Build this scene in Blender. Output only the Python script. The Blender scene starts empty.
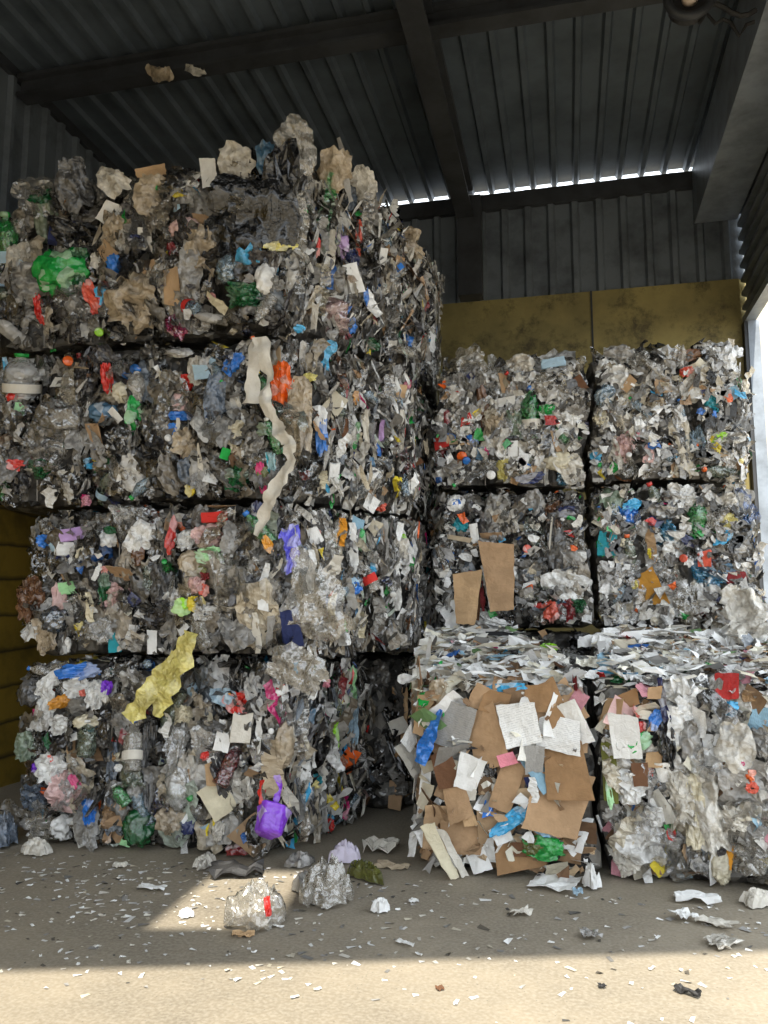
import bpy, bmesh, math, random
import numpy as np
from mathutils import Vector, Matrix, noise
from mathutils.bvhtree import BVHTree

random.seed(7)
RND = random.Random(11)
SC = bpy.context.scene
COL = SC.collection
V = Vector

# ------------------------------------------------------------------ colours
def lin(c):
    return tuple((x / 12.92 if x <= 0.04045 else ((x + 0.055) / 1.055) ** 2.4) for x in c)

def hx(h):
    h = h.lstrip('#')
    return lin(tuple(int(h[i:i + 2], 16) / 255 for i in (0, 2, 4)))

NAMED = {
    'white': 'e6e6e4', 'offwhite': 'd2cdc2', 'cream': 'd8cfb4', 'grey': '9c9a96', 'darkgrey': '4a4a4b', 'black': '141416',
    'beige': 'b5a58c', 'tan': 'bc9c76', 'cardboard': 'b0906e', 'brown': '6e4c34', 'kraft': '9a7854', 'ochre': 'b98532',
    'red': 'd03028', 'darkred': '7c2428', 'coral': 'e0604a', 'orange': 'f2691f', 'amber': 'e8a032', 'yellow': 'e8d23c', 'paleyellow': 'ded27a',
    'lime': '9be02c', 'green': '1fa044', 'darkgreen': '14582f', 'palegreen': 'a9dfa4', 'olive': '66692f', 'teal': '2a98a6',
    'blue': '2f78d0', 'navy': '252f5c', 'lightblue': '4db4e8', 'paleblue': 'a7c3d6', 'dustyblue': '4a6f8c', 'violet': '6b68e4',
    'purple': '8a3fe0', 'lilacwhite': 'd6cee0', 'lilac': 'c2a0d4', 'magenta': 'd02a74', 'pink': 'e08a9a', 'palepink': 'd8b4b0', 'bluegrey': '5c6878', 'greengrey': '7c8c78',
}
WORDS = {'offwhite': 'off-white', 'darkgrey': 'dark grey', 'darkred': 'dark red', 'paleyellow': 'pale yellow', 'darkgreen': 'dark green',
         'palegreen': 'pale green', 'lightblue': 'light blue', 'paleblue': 'pale blue', 'dustyblue': 'dusty blue', 'palepink': 'pale pink',
         'bluegrey': 'blue-grey', 'greengrey': 'grey-green', 'cardboard': 'brown'}
def rgb(name):
    return hx(NAMED[name])

# ------------------------------------------------------------------ materials
def new_mat(name):
    m = bpy.data.materials.new(name)
    m.use_nodes = True
    nt = m.node_tree
    nt.nodes.clear()
    out = nt.nodes.new('ShaderNodeOutputMaterial')
    bs = nt.nodes.new('ShaderNodeBsdfPrincipled')
    nt.links.new(bs.outputs[0], out.inputs[0])
    return m, nt, bs, out

def nd(nt, t, **kw):
    n = nt.nodes.new(t)
    for k, v in kw.items():
        if k.startswith('_'):
            setattr(n, k[1:], v)
        else:
            n.inputs[k].default_value = v
    return n

def mixc(nt, fac, a, b, blend='MIX'):
    n = nt.nodes.new('ShaderNodeMix')
    n.data_type = 'RGBA'
    n.blend_type = blend
    for sock, v in ((n.inputs[0], fac), (n.inputs[6], a), (n.inputs[7], b)):
        if hasattr(v, 'links'):
            nt.links.new(v, sock)
        else:
            sock.default_value = v if not isinstance(v, tuple) else (v + (1,))[:4]
    return n.outputs[2]

def ramp(nt, src, stops):
    r = nt.nodes.new('ShaderNodeValToRGB')
    e = r.color_ramp.elements
    while len(e) < len(stops):
        e.new(0.5)
    for i, (p, c) in enumerate(stops):
        e[i].position = p
        e[i].color = (c + (1,))[:4] if isinstance(c, tuple) else (c, c, c, 1)
    nt.links.new(src, r.inputs[0])
    return r.outputs[0]

def scrap_mat(name, rough, alpha=1.0, transl=0.0, src='object', bump=0.5, bscale=9.0, spots=0.25, coat=0.0, lines=False, spec=0.5, crumple=0, glassy=None, prints=0.0):
    """Colour from the piece itself (object colour or a colour attribute), crumple bump, worn patches."""
    m, nt, bs, out = new_mat(name)
    if src == 'object':
        ci = nd(nt, 'ShaderNodeObjectInfo')
        c = ci.outputs['Color']
    else:
        ci = nd(nt, 'ShaderNodeVertexColor')
        ci.layer_name = 'col'
        c = ci.outputs['Color']
    tc = nd(nt, 'ShaderNodeTexCoord')
    geo = nd(nt, 'ShaderNodeNewGeometry')
    n1 = nd(nt, 'ShaderNodeTexNoise', Scale=7.0, Detail=4.0, Roughness=0.65)
    nt.links.new(geo.outputs['Position'], n1.inputs['Vector'])
    if spots:
        f = ramp(nt, n1.outputs['Fac'], [(0.42, 0.0), (0.62, 1.0)])
        dark = mixc(nt, spots, c, (0.30, 0.28, 0.25), 'MULTIPLY')
        c = mixc(nt, f, dark, c)
    if prints:
        # pale printing on wrappers
        v0 = nd(nt, 'ShaderNodeTexVoronoi', Scale=13.0)
        nt.links.new(geo.outputs['Position'], v0.inputs['Vector'])
        s0 = nd(nt, 'ShaderNodeSeparateColor')
        nt.links.new(v0.outputs['Color'], s0.inputs[0])
        c = mixc(nt, ramp(nt, s0.outputs[0], [(0.76, 0.0), (0.80, prints)]), c, (0.62, 0.61, 0.58))
    if lines:
        w = nd(nt, 'ShaderNodeTexWave', Scale=6.0, Distortion=0.0)
        w.bands_direction = 'Y'
        nt.links.new(tc.outputs['Object'], w.inputs['Vector'])
        n3 = nd(nt, 'ShaderNodeTexNoise', Scale=14.0, Detail=1.0)
        nt.links.new(tc.outputs['Object'], n3.inputs['Vector'])
        a = ramp(nt, w.outputs['Fac'], [(0.62, 0.0), (0.74, 1.0)])
        b = ramp(nt, n3.outputs['Fac'], [(0.46, 0.0), (0.5, 1.0)])
        mm = nd(nt, 'ShaderNodeMath', _operation='MULTIPLY')
        nt.links.new(a, mm.inputs[0])
        nt.links.new(b, mm.inputs[1])
        m2 = nd(nt, 'ShaderNodeMath', _operation='MULTIPLY')
        nt.links.new(mm.outputs[0], m2.inputs[0])
        m2.inputs[1].default_value = 0.25
        c = mixc(nt, m2.outputs[0], c, (0.12, 0.12, 0.14))
    nt.links.new(c, bs.inputs['Base Color'])
    bs.inputs['Roughness'].default_value = rough
    bs.inputs['Specular IOR Level'].default_value = spec
    bs.inputs['Coat Weight'].default_value = coat
    bs.inputs['Coat Roughness'].default_value = 0.12
    bs.inputs['Alpha'].default_value = alpha
    nrm_out = None
    if bump:
        n2 = nd(nt, 'ShaderNodeTexNoise', Scale=bscale, Detail=3.0, Roughness=0.6, Distortion=0.8)
        nt.links.new(geo.outputs['Position'], n2.inputs['Vector'])
        bp = nd(nt, 'ShaderNodeBump', Strength=bump, Distance=0.05)
        hsrc = n2.outputs['Fac']
        if crumple:
            # sharp facets of creased foil
            wv = mixc(nt, 0.06, geo.outputs['Position'], n2.outputs['Color'], 'ADD')
            v1 = nd(nt, 'ShaderNodeTexVoronoi', Scale=crumple)
            v2 = nd(nt, 'ShaderNodeTexVoronoi', Scale=crumple * 2.3)
            nt.links.new(wv, v1.inputs['Vector'])
            nt.links.new(wv, v2.inputs['Vector'])
            ad = nd(nt, 'ShaderNodeMath', _operation='MULTIPLY_ADD')
            nt.links.new(v2.outputs['Distance'], ad.inputs[0])
            ad.inputs[1].default_value = 0.45
            nt.links.new(v1.outputs['Distance'], ad.inputs[2])
            hsrc = ad.outputs[0]
        nt.links.new(hsrc, bp.inputs['Height'])
        nt.links.new(bp.outputs[0], bs.inputs['Normal'])
        nrm_out = bp.outputs[0]
    if glassy is not None:
        bs.inputs['Alpha'].default_value = 1.0
        tp = nd(nt, 'ShaderNodeBsdfTransparent')
        tint = mixc(nt, 0.5, c, (1.0, 1.0, 1.0))
        nt.links.new(tint, tp.inputs['Color'])
        df = nd(nt, 'ShaderNodeBsdfDiffuse')
        nt.links.new(c, df.inputs['Color'])
        gl = nd(nt, 'ShaderNodeBsdfGlossy', Roughness=rough)
        fz = nd(nt, 'ShaderNodeFresnel', IOR=1.6)
        if nrm_out:
            for q in (df, gl, fz):
                nt.links.new(nrm_out, q.inputs['Normal'])
        m1 = nd(nt, 'ShaderNodeMixShader', Fac=glassy)
        nt.links.new(tp.outputs[0], m1.inputs[1])
        nt.links.new(df.outputs[0], m1.inputs[2])
        fa = nd(nt, 'ShaderNodeMath', _operation='ADD')
        nt.links.new(fz.outputs[0], fa.inputs[0])
        fa.inputs[1].default_value = 0.10
        fa.use_clamp = True
        m2_ = nd(nt, 'ShaderNodeMixShader')
        nt.links.new(fa.outputs[0], m2_.inputs[0])
        nt.links.new(m1.outputs[0], m2_.inputs[1])
        nt.links.new(gl.outputs[0], m2_.inputs[2])
        nt.links.new(m2_.outputs[0], out.inputs[0])
    if transl:
        tr = nd(nt, 'ShaderNodeBsdfTranslucent')
        nt.links.new(c, tr.inputs['Color'])
        mx = nd(nt, 'ShaderNodeMixShader', Fac=transl)
        nt.links.new(bs.outputs[0], mx.inputs[1])
        nt.links.new(tr.outputs[0], mx.inputs[2])
        nt.links.new(mx.outputs[0], out.inputs[0])
    return m

M = {
    'film': scrap_mat('crumpled_film', 0.22, bump=0.55, bscale=9, spots=0.5, coat=0.8, crumple=15, prints=0.07),
    'clear': scrap_mat('clear_film', 0.13, bump=0.4, bscale=7, spots=0.3, crumple=12, glassy=0.34),
    'plastic': scrap_mat('coloured_plastic', 0.25, bump=0.35, bscale=9, spots=0.3, coat=0.6, crumple=16, prints=0.4),
    'pet': scrap_mat('bottle_plastic', 0.07, bump=0.35, bscale=12, spots=0.15, crumple=24, glassy=0.34),
    'paper': scrap_mat('paper', 0.85, bump=0.25, bscale=20, spots=0.16),
    'print': scrap_mat('printed_paper', 0.8, bump=0.25, bscale=20, spots=0.12, lines=True),
    'card': scrap_mat('cardboard', 0.9, bump=0.2, bscale=14, spots=0.28),
    'frag': scrap_mat('mixed_fragments', 0.22, src='attr', bump=0.4, bscale=12, spots=0.35, coat=0.8, crumple=34),
    'flake': scrap_mat('paper_flakes', 0.9, src='attr', bump=0.0, spots=0.1),
}
def core_material():  # dark tones put the shade of the gaps into the core colour
    m, nt, bs, out = new_mat('packed_waste')
    geo = nd(nt, 'ShaderNodeNewGeometry')
    n = nd(nt, 'ShaderNodeTexVoronoi', Scale=16.0)
    nt.links.new(geo.outputs['Position'], n.inputs['Vector'])
    n2 = nd(nt, 'ShaderNodeTexNoise', Scale=9.0, Detail=4.0)
    nt.links.new(geo.outputs['Position'], n2.inputs['Vector'])
    sep = nd(nt, 'ShaderNodeSeparateColor')
    nt.links.new(n.outputs['Color'], sep.inputs[0])
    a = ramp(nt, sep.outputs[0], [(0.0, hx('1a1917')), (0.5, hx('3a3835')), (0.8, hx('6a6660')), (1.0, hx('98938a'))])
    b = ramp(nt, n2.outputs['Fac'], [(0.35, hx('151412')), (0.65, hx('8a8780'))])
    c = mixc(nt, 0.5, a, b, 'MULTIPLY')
    nt.links.new(c, bs.inputs['Base Color'])
    bs.inputs['Roughness'].default_value = 0.5
    bp = nd(nt, 'ShaderNodeBump', Strength=0.7, Distance=0.06)
    nt.links.new(n2.outputs['Fac'], bp.inputs['Height'])
    nt.links.new(bp.outputs[0], bs.inputs['Normal'])
    return m
M['core'] = core_material()

def plain(name, col, rough=0.6, metal=0.0, dirt=None, scale=3.0, lo=0.4, hi=0.7, bump=0.0, extra=None):
    m, nt, bs, out = new_mat(name)
    geo = nd(nt, 'ShaderNodeNewGeometry')
    n = nd(nt, 'ShaderNodeTexNoise', Scale=scale, Detail=6.0, Roughness=0.65)
    nt.links.new(geo.outputs['Position'], n.inputs['Vector'])
    c = col
    if dirt:
        f = ramp(nt, n.outputs['Fac'], [(lo, 0.0), (hi, 1.0)])
        c = mixc(nt, f, col, dirt)
        nt.links.new(c, bs.inputs['Base Color'])
    else:
        bs.inputs['Base Color'].default_value = (*col, 1)
    if extra:
        c = extra(nt, geo, c)
        nt.links.new(c, bs.inputs['Base Color'])
    bs.inputs['Roughness'].default_value = rough
    bs.inputs['Metallic'].default_value = metal
    if bump:
        n2 = nd(nt, 'ShaderNodeTexNoise', Scale=scale * 12, Detail=4.0)
        nt.links.new(geo.outputs['Position'], n2.inputs['Vector'])
        bp = nd(nt, 'ShaderNodeBump', Strength=bump, Distance=0.02)
        nt.links.new(n2.outputs['Fac'], bp.inputs['Height'])
        nt.links.new(bp.outputs[0], bs.inputs['Normal'])
    return m

def board_seams(nt, geo, c):
    # dark irregular horizontal joints and black scrapes of a plank wall
    sp = nd(nt, 'ShaderNodeSeparateXYZ')
    nt.links.new(geo.outputs['Position'], sp.inputs[0])
    nz = nd(nt, 'ShaderNodeTexNoise', Scale=1.6, Detail=3.0)
    nt.links.new(geo.outputs['Position'], nz.inputs['Vector'])
    ma = nd(nt, 'ShaderNodeMath', _operation='MULTIPLY_ADD')
    nt.links.new(nz.outputs['Fac'], ma.inputs[0])
    ma.inputs[1].default_value = 0.14
    nt.links.new(sp.outputs[2], ma.inputs[2])
    md = nd(nt, 'ShaderNodeMath', _operation='FRACT')
    mu = nd(nt, 'ShaderNodeMath', _operation='MULTIPLY')
    nt.links.new(ma.outputs[0], mu.inputs[0])
    mu.inputs[1].default_value = 3.2
    nt.links.new(mu.outputs[0], md.inputs[0])
    f = ramp(nt, md.outputs[0], [(0.0, 0.9), (0.12, 0.0), (0.94, 0.0), (1.0, 0.9)])
    return mixc(nt, f, c, hx('15130c'))

def wall_scrapes(nt, geo, c):
    n = nd(nt, 'ShaderNodeTexNoise', Scale=1.9, Detail=9.0, Roughness=0.78)
    nt.links.new(geo.outputs['Position'], n.inputs['Vector'])
    f = ramp(nt, n.outputs['Fac'], [(0.50, 0.0), (0.64, 0.85)])
    return mixc(nt, f, c, hx('2a2618'))

def concrete(nt, geo, c):
    n = nd(nt, 'ShaderNodeTexNoise', Scale=60.0, Detail=3.0)
    nt.links.new(geo.outputs['Position'], n.inputs['Vector'])
    f = ramp(nt, n.outputs['Fac'], [(0.4, 0.0), (0.66, 0.5)])
    c = mixc(nt, f, c, hx('a59e90'))
    v = nd(nt, 'ShaderNodeTexVoronoi', Scale=34.0)
    nt.links.new(geo.outputs['Position'], v.inputs['Vector'])
    g = ramp(nt, v.outputs['Distance'], [(0.06, 0.5), (0.14, 0.0)])
    return mixc(nt, g, c, hx('4a463e'))

M['floor'] = plain('worn_concrete', hx('978c79'), 0.85, 0, hx('756d5f'), 0.9, 0.35, 0.7, 0.35, concrete)
M['roof'] = plain('dark_roof_sheet', hx('58626c'), 0.5, 0.2, hx('3c444c'), 2.0, 0.4, 0.75)
M['clad'] = plain('grey_cladding', hx('6c747c'), 0.5, 0.2, hx('3e4348'), 2.4, 0.45, 0.75)
M['steel'] = plain('dark_steel', hx('3c3f44'), 0.55, 0.2, hx('1d1e20'), 3.0, 0.4, 0.8)
M['galv'] = plain('grey_steel', hx('8a939e'), 0.45, 0.2, hx('5b6066'), 4.0, 0.4, 0.8)
M['yellow'] = plain('yellow_board', hx('918450'), 0.65, 0, hx('675e3a'), 1.4, 0.35, 0.7, 0.1, wall_scrapes)
M['planks'] = plain('yellow_planks', hx('94792a'), 0.65, 0, hx('5a4a18'), 2.2, 0.4, 0.7, 0.1, board_seams)
M['render'] = plain('pale_concrete', hx('cfc6b2'), 0.9, 0, hx('a89e8c'), 1.5, 0.4, 0.75, 0.15)
M['rubber'] = plain('dark_rubber', hx('2b2b2c'), 0.6, 0, hx('18181a'), 9.0, 0.4, 0.7, 0.3)
M['wire'] = plain('tie_wire', hx('6a655e'), 0.4, 0.8)
M['pale_disc'] = plain('pale_lamp_glass', hx('c9b8a8'), 0.3, 0)

# ------------------------------------------------------------------ object helpers
def link(o):
    COL.objects.link(o)
    return o

def mesh_from(name, verts, faces, mat=None, smooth=False):
    me = bpy.data.meshes.new(name)
    me.from_pydata([tuple(v) for v in verts], [], faces)
    if mat:
        me.materials.append(mat)
    if smooth:
        me.polygons.foreach_set('use_smooth', [True] * len(me.polygons))
    me.update()
    return me

def mobj(name, me, parent=None, mat=None):
    o = bpy.data.objects.new(name, me)
    link(o)
    if parent:
        o.parent = parent
    return o

def tag(o, label=None, cat=None, group=None, kind=None):
    if label: o['label'] = label
    if cat: o['category'] = cat
    if group: o['group'] = group
    if kind: o['kind'] = kind
    return o

class MB:
    def __init__(s):
        s.v = []; s.f = []
    def box(s, a, b):
        x0, y0, z0 = a; x1, y1, z1 = b
        k = len(s.v)
        s.v += [(x0, y0, z0), (x1, y0, z0), (x1, y1, z0), (x0, y1, z0), (x0, y0, z1), (x1, y0, z1), (x1, y1, z1), (x0, y1, z1)]
        s.f += [tuple(k + i for i in q) for q in ((0, 3, 2, 1), (4, 5, 6, 7), (0, 1, 5, 4), (1, 2, 6, 5), (2, 3, 7, 6), (3, 0, 4, 7))]
        return s
    def tube(s, pts, r, n=8, closed=False):
        pts = [V(p) for p in pts]
        k = len(s.v)
        L = len(pts)
        for i, p in enumerate(pts):
            a = pts[i - 1] if (i or closed) else p
            b = pts[(i + 1) % L] if (i < L - 1 or closed) else p
            t = (b - a).normalized()
            u = t.orthogonal().normalized() if abs(t.z) > 0.9 else t.cross(V((0, 0, 1))).normalized()
            w = t.cross(u)
            for j in range(n):
                q = 2 * math.pi * j / n
                s.v.append(tuple(p + (u * math.cos(q) + w * math.sin(q)) * r))
        for i in range(L if closed else L - 1):
            i2 = (i + 1) % L
            for j in range(n):
                s.f.append((k + i * n + j, k + i * n + (j + 1) % n, k + i2 * n + (j + 1) % n, k + i2 * n + j))
        if not closed:
            s.f.append(tuple(k + j for j in range(n))[::-1])
            s.f.append(tuple(k + (L - 1) * n + j for j in range(n)))
        return s
    def build(s, name, mat, parent=None, smooth=False):
        return mobj(name, mesh_from(name, s.v, s.f, mat, smooth), parent)

def struct(o):
    o['kind'] = 'structure'
    return o

# ------------------------------------------------------------------ camera
F, CX, CY = 797.0, 384.0, 512.0
YAW, PITCH, CAMH = math.radians(12.9), math.radians(7.3), 1.5
fw = V((-math.sin(YAW) * math.cos(PITCH), math.cos(YAW) * math.cos(PITCH), math.sin(PITCH)))
rt = V((math.cos(YAW), math.sin(YAW), 0))
up = rt.cross(fw)
CAM = V((0, 0, CAMH))
cd = bpy.data.cameras.new('camera')
cam = link(bpy.data.objects.new('camera', cd))
cd.sensor_fit = 'VERTICAL'
cd.sensor_height = 36.0
cd.lens = F / 1024 * 36.0
cd.clip_start = 0.05
cam.matrix_world = Matrix(((rt.x, up.x, -fw.x, CAM.x), (rt.y, up.y, -fw.y, CAM.y), (rt.z, up.z, -fw.z, CAM.z), (0, 0, 0, 1)))
SC.camera = cam

def ray(x, y):
    return fw + rt * ((x - CX) / F) - up * ((y - CY) / F)

def on_floor(x, y, z=0.0):
    d = ray(x, y)
    return CAM + d * ((z - CAMH) / d.z)

def on_y(x, y, Y):
    d = ray(x, y)
    return CAM + d * (Y / d.y)

# ------------------------------------------------------------------ the building
XL, XR, YB, ZR = -4.87, 1.95, 9.0, 6.5

def corrugated(p0, ux, uy, width, length, pitch, rib, h, nrm):
    """trapezoid-ribbed sheet: p0 origin, ux across the ribs, uy along them."""
    prof = []
    n = int(width / pitch) + 1
    for i in range(n):
        b = i * pitch
        for d, z in ((0, 0), (pitch - rib, 0), (pitch - rib * 0.75, h), (pitch - rib * 0.25, h)):
            if b + d <= width:
                prof.append((b + d, z))
    prof.append((width, 0))
    vs, fs = [], []
    for t in (0, length):
        for d, z in prof:
            vs.append(p0 + ux * d + uy * t + nrm * z)
    k = len(prof)
    for i in range(k - 1):
        fs.append((i, i + 1, k + i + 1, k + i))
    me_v, me_f = list(vs), list(fs)
    off = len(vs)
    for v in vs:
        me_v.append(v + nrm * 0.004)
    for f in fs:
        me_f.append(tuple(off + i for i in f)[::-1])
    return me_v, me_f

X, Y_, Z = V((1, 0, 0)), V((0, 1, 0)), V((0, 0, 1))
# floor inside and yard outside
me = mesh_from('floor', [(-30, -40, 0), (30, -40, 0), (30, 30, 0), (-30, 30, 0)], [(0, 1, 2, 3)], M['floor'])
struct(mobj('floor', me))
# unseen front wall added to shade the upper tiers; its hole shapes the sun patch
SUN = V((0.08, -0.60, 0.79)).normalized()
ZG = 4.4
gL, gR = [V(p) + SUN * (ZG / SUN.z) for p in ((-2.4, 3.15, 0), (0.83, 4.1, 0))]
gd = (gR - gL).normalized()
gn = V((gd.y, -gd.x, 0))
def in_front_wall(p):
    p = V(p)
    return p + SUN * ((gL - p).dot(gn) / SUN.dot(gn))
def along(x):
    return gL + gd * ((x - gL.x) / gd.x)
hole = [in_front_wall(p) for p in ((-2.02, 3.70, 0), (-1.44, 3.84, 0), (-1.55, 4.68, 0), (-2.05, 4.63, 0))]
def wp(x, z):
    q = along(x)
    return V((q.x, q.y, z))
ZT = ZR + 0.02
hv = [wp(-5.2, ZG), wp(hole[0].x, ZG), wp(hole[1].x, ZG), wp(2.05, ZG), wp(2.05, ZT), wp(hole[2].x, ZT), wp(hole[3].x, ZT), wp(-5.2, ZT)] + hole
hf = [(0, 1, 8, 11, 6, 7), (1, 2, 9, 8), (2, 3, 4, 5, 10, 9), (11, 10, 5, 6)]
vs = hv + [p + gn * 0.02 for p in hv]
fs = [q[::-1] for q in hf] + [tuple(i + 12 for i in q) for q in hf]
for lp in ((0, 1, 2, 3, 4, 5, 6, 7), (8, 11, 10, 9)):
    for i in range(len(lp)):
        a, b = lp[i], lp[(i + 1) % len(lp)]
        fs.append((a, b, b + 12, a + 12))
struct(mobj('wall_front_added', mesh_from('wall_front_added', vs, fs, M['clad'])))

# roof
v, f = corrugated(V((XL, -2.2, ZR)), X, Y_, XR - XL + 0.1, YB + 2.26, 0.245, 0.09, 0.045, Z * -1)
v = [p + Z * 0.045 for p in v]
for p in v:
    if p.y < 0:
        p.y = along(p.x).y - 0.03
ceil = struct(mobj('ceiling', mesh_from('ceiling', v, f, M['roof'])))
# back wall: yellow boarding below, ribbed cladding above
b = MB().box((XL - 0.1, YB, 0), (XR - 0.02, YB + 0.06, 5.15)).box((XR - 0.02, YB + 0.03, 4.6), (XR + 0.14, YB + 0.06, 5.15))
wb = struct(b.build('wall_back', M['yellow']))
v, f = corrugated(V((XL, YB + 0.05, 5.15)), X, Z, XR - XL + 0.14, 1.32, 0.27, 0.11, 0.045, Y_ * -1)
mobj('cladding', mesh_from('cladding', v, f, M['clad']), wb)
b = MB()
for x0 in (-3.2, -1.55, 0.35):
    b.box((x0, YB - 0.012, 0), (x0 + 0.02, YB + 0.001, 5.15))
b.build('board_joint', M['steel'], wb)
struct(MB().box((XL, YB - 0.03, 6.26), (XR - 0.4, YB + 0.05, 6.45)).build('eave_beam', M['steel']))
struct(MB().box((-1.13, YB - 0.22, 5.15), (-0.86, YB - 0.02, 6.36)).build('wall_column', M['steel']))

# left wall: planks below, ribbed cladding above
wl = struct(MB().box((XL - 0.08, -7.0, 0), (XL, YB, 4.6)).build('wall_left', M['planks']))  # unseen front stretch lengthened to darken the left side
v, f = corrugated(V((XL - 0.03, -2.4, 4.6)), Y_, Z, YB + 2.4, 2.0, 0.245, 0.09, 0.045, X)
mobj('cladding', mesh_from('cladding', v, f, M['clad']), wl)

# right wall: horizontal-ribbed cladding above a tall side opening
wr = struct(MB().box((XR, -0.4, 0), (XR + 0.12, 1.2, 4.68)).build('wall_right', M['clad']))
v, f = corrugated(V((XR + 0.05, -0.4, 4.68)), Z, Y_, 1.85, YB + 0.4, 0.16, 0.07, 0.05, X * -1)
mobj('cladding', mesh_from('cladding', v, f, M['clad']), wr)
MB().box((XR - 0.02, 0.0, 6.44), (XR + 0.14, YB, 6.6)).build('eave_strip', M['steel'], wr)
MB().box((XL - 0.1, -2.4, 6.44), (XL + 0.02, YB, 6.62)).build('eave_strip', M['steel'], wl)
MB().box((XR - 0.01, 1.2, 4.62), (XR + 0.1, YB, 4.70)).build('lintel', M['galv'], wr)
# corner post of the opening
p = MB().box((1.93, YB - 0.12, 0), (1.965, YB + 0.02, 4.62)).build('trim_1', M['steel'])
struct(p)
p = MB().box((1.965, YB - 0.13, 0), (2.08, YB - 0.02, 4.62)).box((1.965, YB - 0.02, 0), (1.985, YB + 0.1, 4.62)).build('trim_2', M['galv'])
struct(p)
# box girder along the right eave
struct(MB().box((1.5, 0.2, 5.82), (1.94, YB - 0.03, 6.46)).build('box_girder', M['galv']))
# roof beams: one across, one along
b = MB().box((XL + 0.05, 5.86, 6.24), (1.48, 6.02, 6.27)).box((XL + 0.05, 5.92, 6.27), (1.48, 5.96, 6.42)).box((XL + 0.05, 5.86, 6.41), (1.48, 6.02, 6.45))
struct(b.build('cross_beam', M['steel']))
b = MB().box((-1.14, 0.2, 6.08), (-0.94, YB - 0.25, 6.12)).box((-1.06, 0.2, 6.12), (-1.02, YB - 0.25, 6.42)).box((-1.14, 0.2, 6.40), (-0.94, YB - 0.25, 6.455))
struct(b.build('long_beam', M['steel']))
# pale wall seen through the side opening
struct(MB().box((2.06, 10.4, 0), (9.0, 10.7, 5.6)).build('wall_outside', M['render']))

# round lamp hung from the roof near the top edge of the view
t = link(bpy.data.objects.new('roof_lamp', None))
lp = on_y(690, -4, 5.55)
t.location = lp
tag(t, 'dark round lamp with pale centre hung under the roof at top right', 'lamp')
ring = []
b = MB()
b.tube([(0.155 * math.cos(a * math.pi / 12), 0.03 * math.sin(a * math.pi / 12) * 0, 0.155 * math.sin(a * math.pi / 12)) for a in range(24)], 0.032, 8, True)
b.build('lamp_ring', M['steel'], t, True)
vs = [(0, 0.05, 0)] + [(0.14 * math.cos(a * math.pi / 12), 0.02, 0.14 * math.sin(a * math.pi / 12)) for a in range(24)]
mobj('lamp_housing', mesh_from('lamp_housing', vs + [(x, y + 0.1, z) for x, y, z in vs[1:]],
     [(0, 1 + (i + 1) % 24, 1 + i) for i in range(24)] + [(1 + i, 1 + (i + 1) % 24, 25 + (i + 1) % 24, 25 + i) for i in range(24)], M['rubber']), t)
b = MB()
b.tube([(0.0, -0.02, 0.0), (0.005, 0.04, 0.0)], 0.058, 14)
b.build('bulb', M['pale_disc'], t, True)
MB().tube([(0, 0.08, 0.1), (0.02, 0.12, 0.30), (0, 0.15, 6.45 - lp.z)], 0.018).build('hanger', M['steel'], t)
b = MB()
pts = [(on_y(700 + i * 8, 10 - 6 * math.sin(i * 0.9), 5.6)) for i in range(8)]
b.tube(pts, 0.018, 6)
b.tube([p + V((0, 0.06, 0.05 * math.sin(i * 2.2) - 0.06)) for i, p in enumerate(pts)], 0.013, 6)
tag(b.build('hanging_cable', M['rubber']), 'dark cables looped between the round roof lamp and the box girder', 'cable')

# ------------------------------------------------------------------ scrap shapes (a small library of shared meshes, unit sized)
def ridge(p):
    return 1.0 - 2.0 * abs(noise.noise(p))

def film_mesh(name, seed, n=11, amp=0.16, torn=0.35, aspect=1.0, curl=0.25):
    r = random.Random(seed)
    o = V((seed * 3.17, seed * 1.31, 0.7 * seed))
    vs, fs = [], []
    ph = r.uniform(0, 6.28)
    for j in range(n):
        for i in range(n):
            a, b2 = i / (n - 1) * 2 - 1, j / (n - 1) * 2 - 1
            # square to disc-ish, then a torn outline
            m = max(abs(a), abs(b2))
            ang = math.atan2(b2, a)
            L = math.hypot(a, b2) or 1
            rad = m * (1 + torn * noise.noise(V((math.cos(ang) * 1.3, math.sin(ang) * 1.3, seed))) + 0.5 * torn * noise.noise(V((math.cos(ang) * 4, math.sin(ang) * 4, seed + 9))))
            k = 0.35 + 0.65 * (m / L) if m else 1
            px, py = a / L * rad / (0.75 + 0.25 * m / L) * 0.5 if L else 0, b2 / L * rad / (0.75 + 0.25 * m / L) * 0.5
            P = V((px * 2, py * 2, 0)) + o
            z = amp * (ridge(P * 1.5) - 0.3) + amp * 0.55 * ridge(P * 3.7) + amp * 0.25 * noise.noise(P * 9)
            z -= curl * (px * math.cos(ph) + py * math.sin(ph)) ** 2
            z -= 0.35 * max(0, rad - 0.75) ** 2
            vs.append((px + 0.05 * noise.noise(P * 3 + V((7, 0, 0))), py + 0.05 * noise.noise(P * 3 + V((0, 7, 0))), z))
    for j in range(n - 1):
        for i in range(n - 1):
            q = (j * n + i, j * n + i + 1, (j + 1) * n + i + 1, (j + 1) * n + i)
            if r.random() < 0.5:
                fs += [(q[0], q[1], q[2]), (q[0], q[2], q[3])]
            else:
                fs += [(q[0], q[1], q[3]), (q[1], q[2], q[3])]
    return mesh_from(name, vs, fs)

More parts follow.
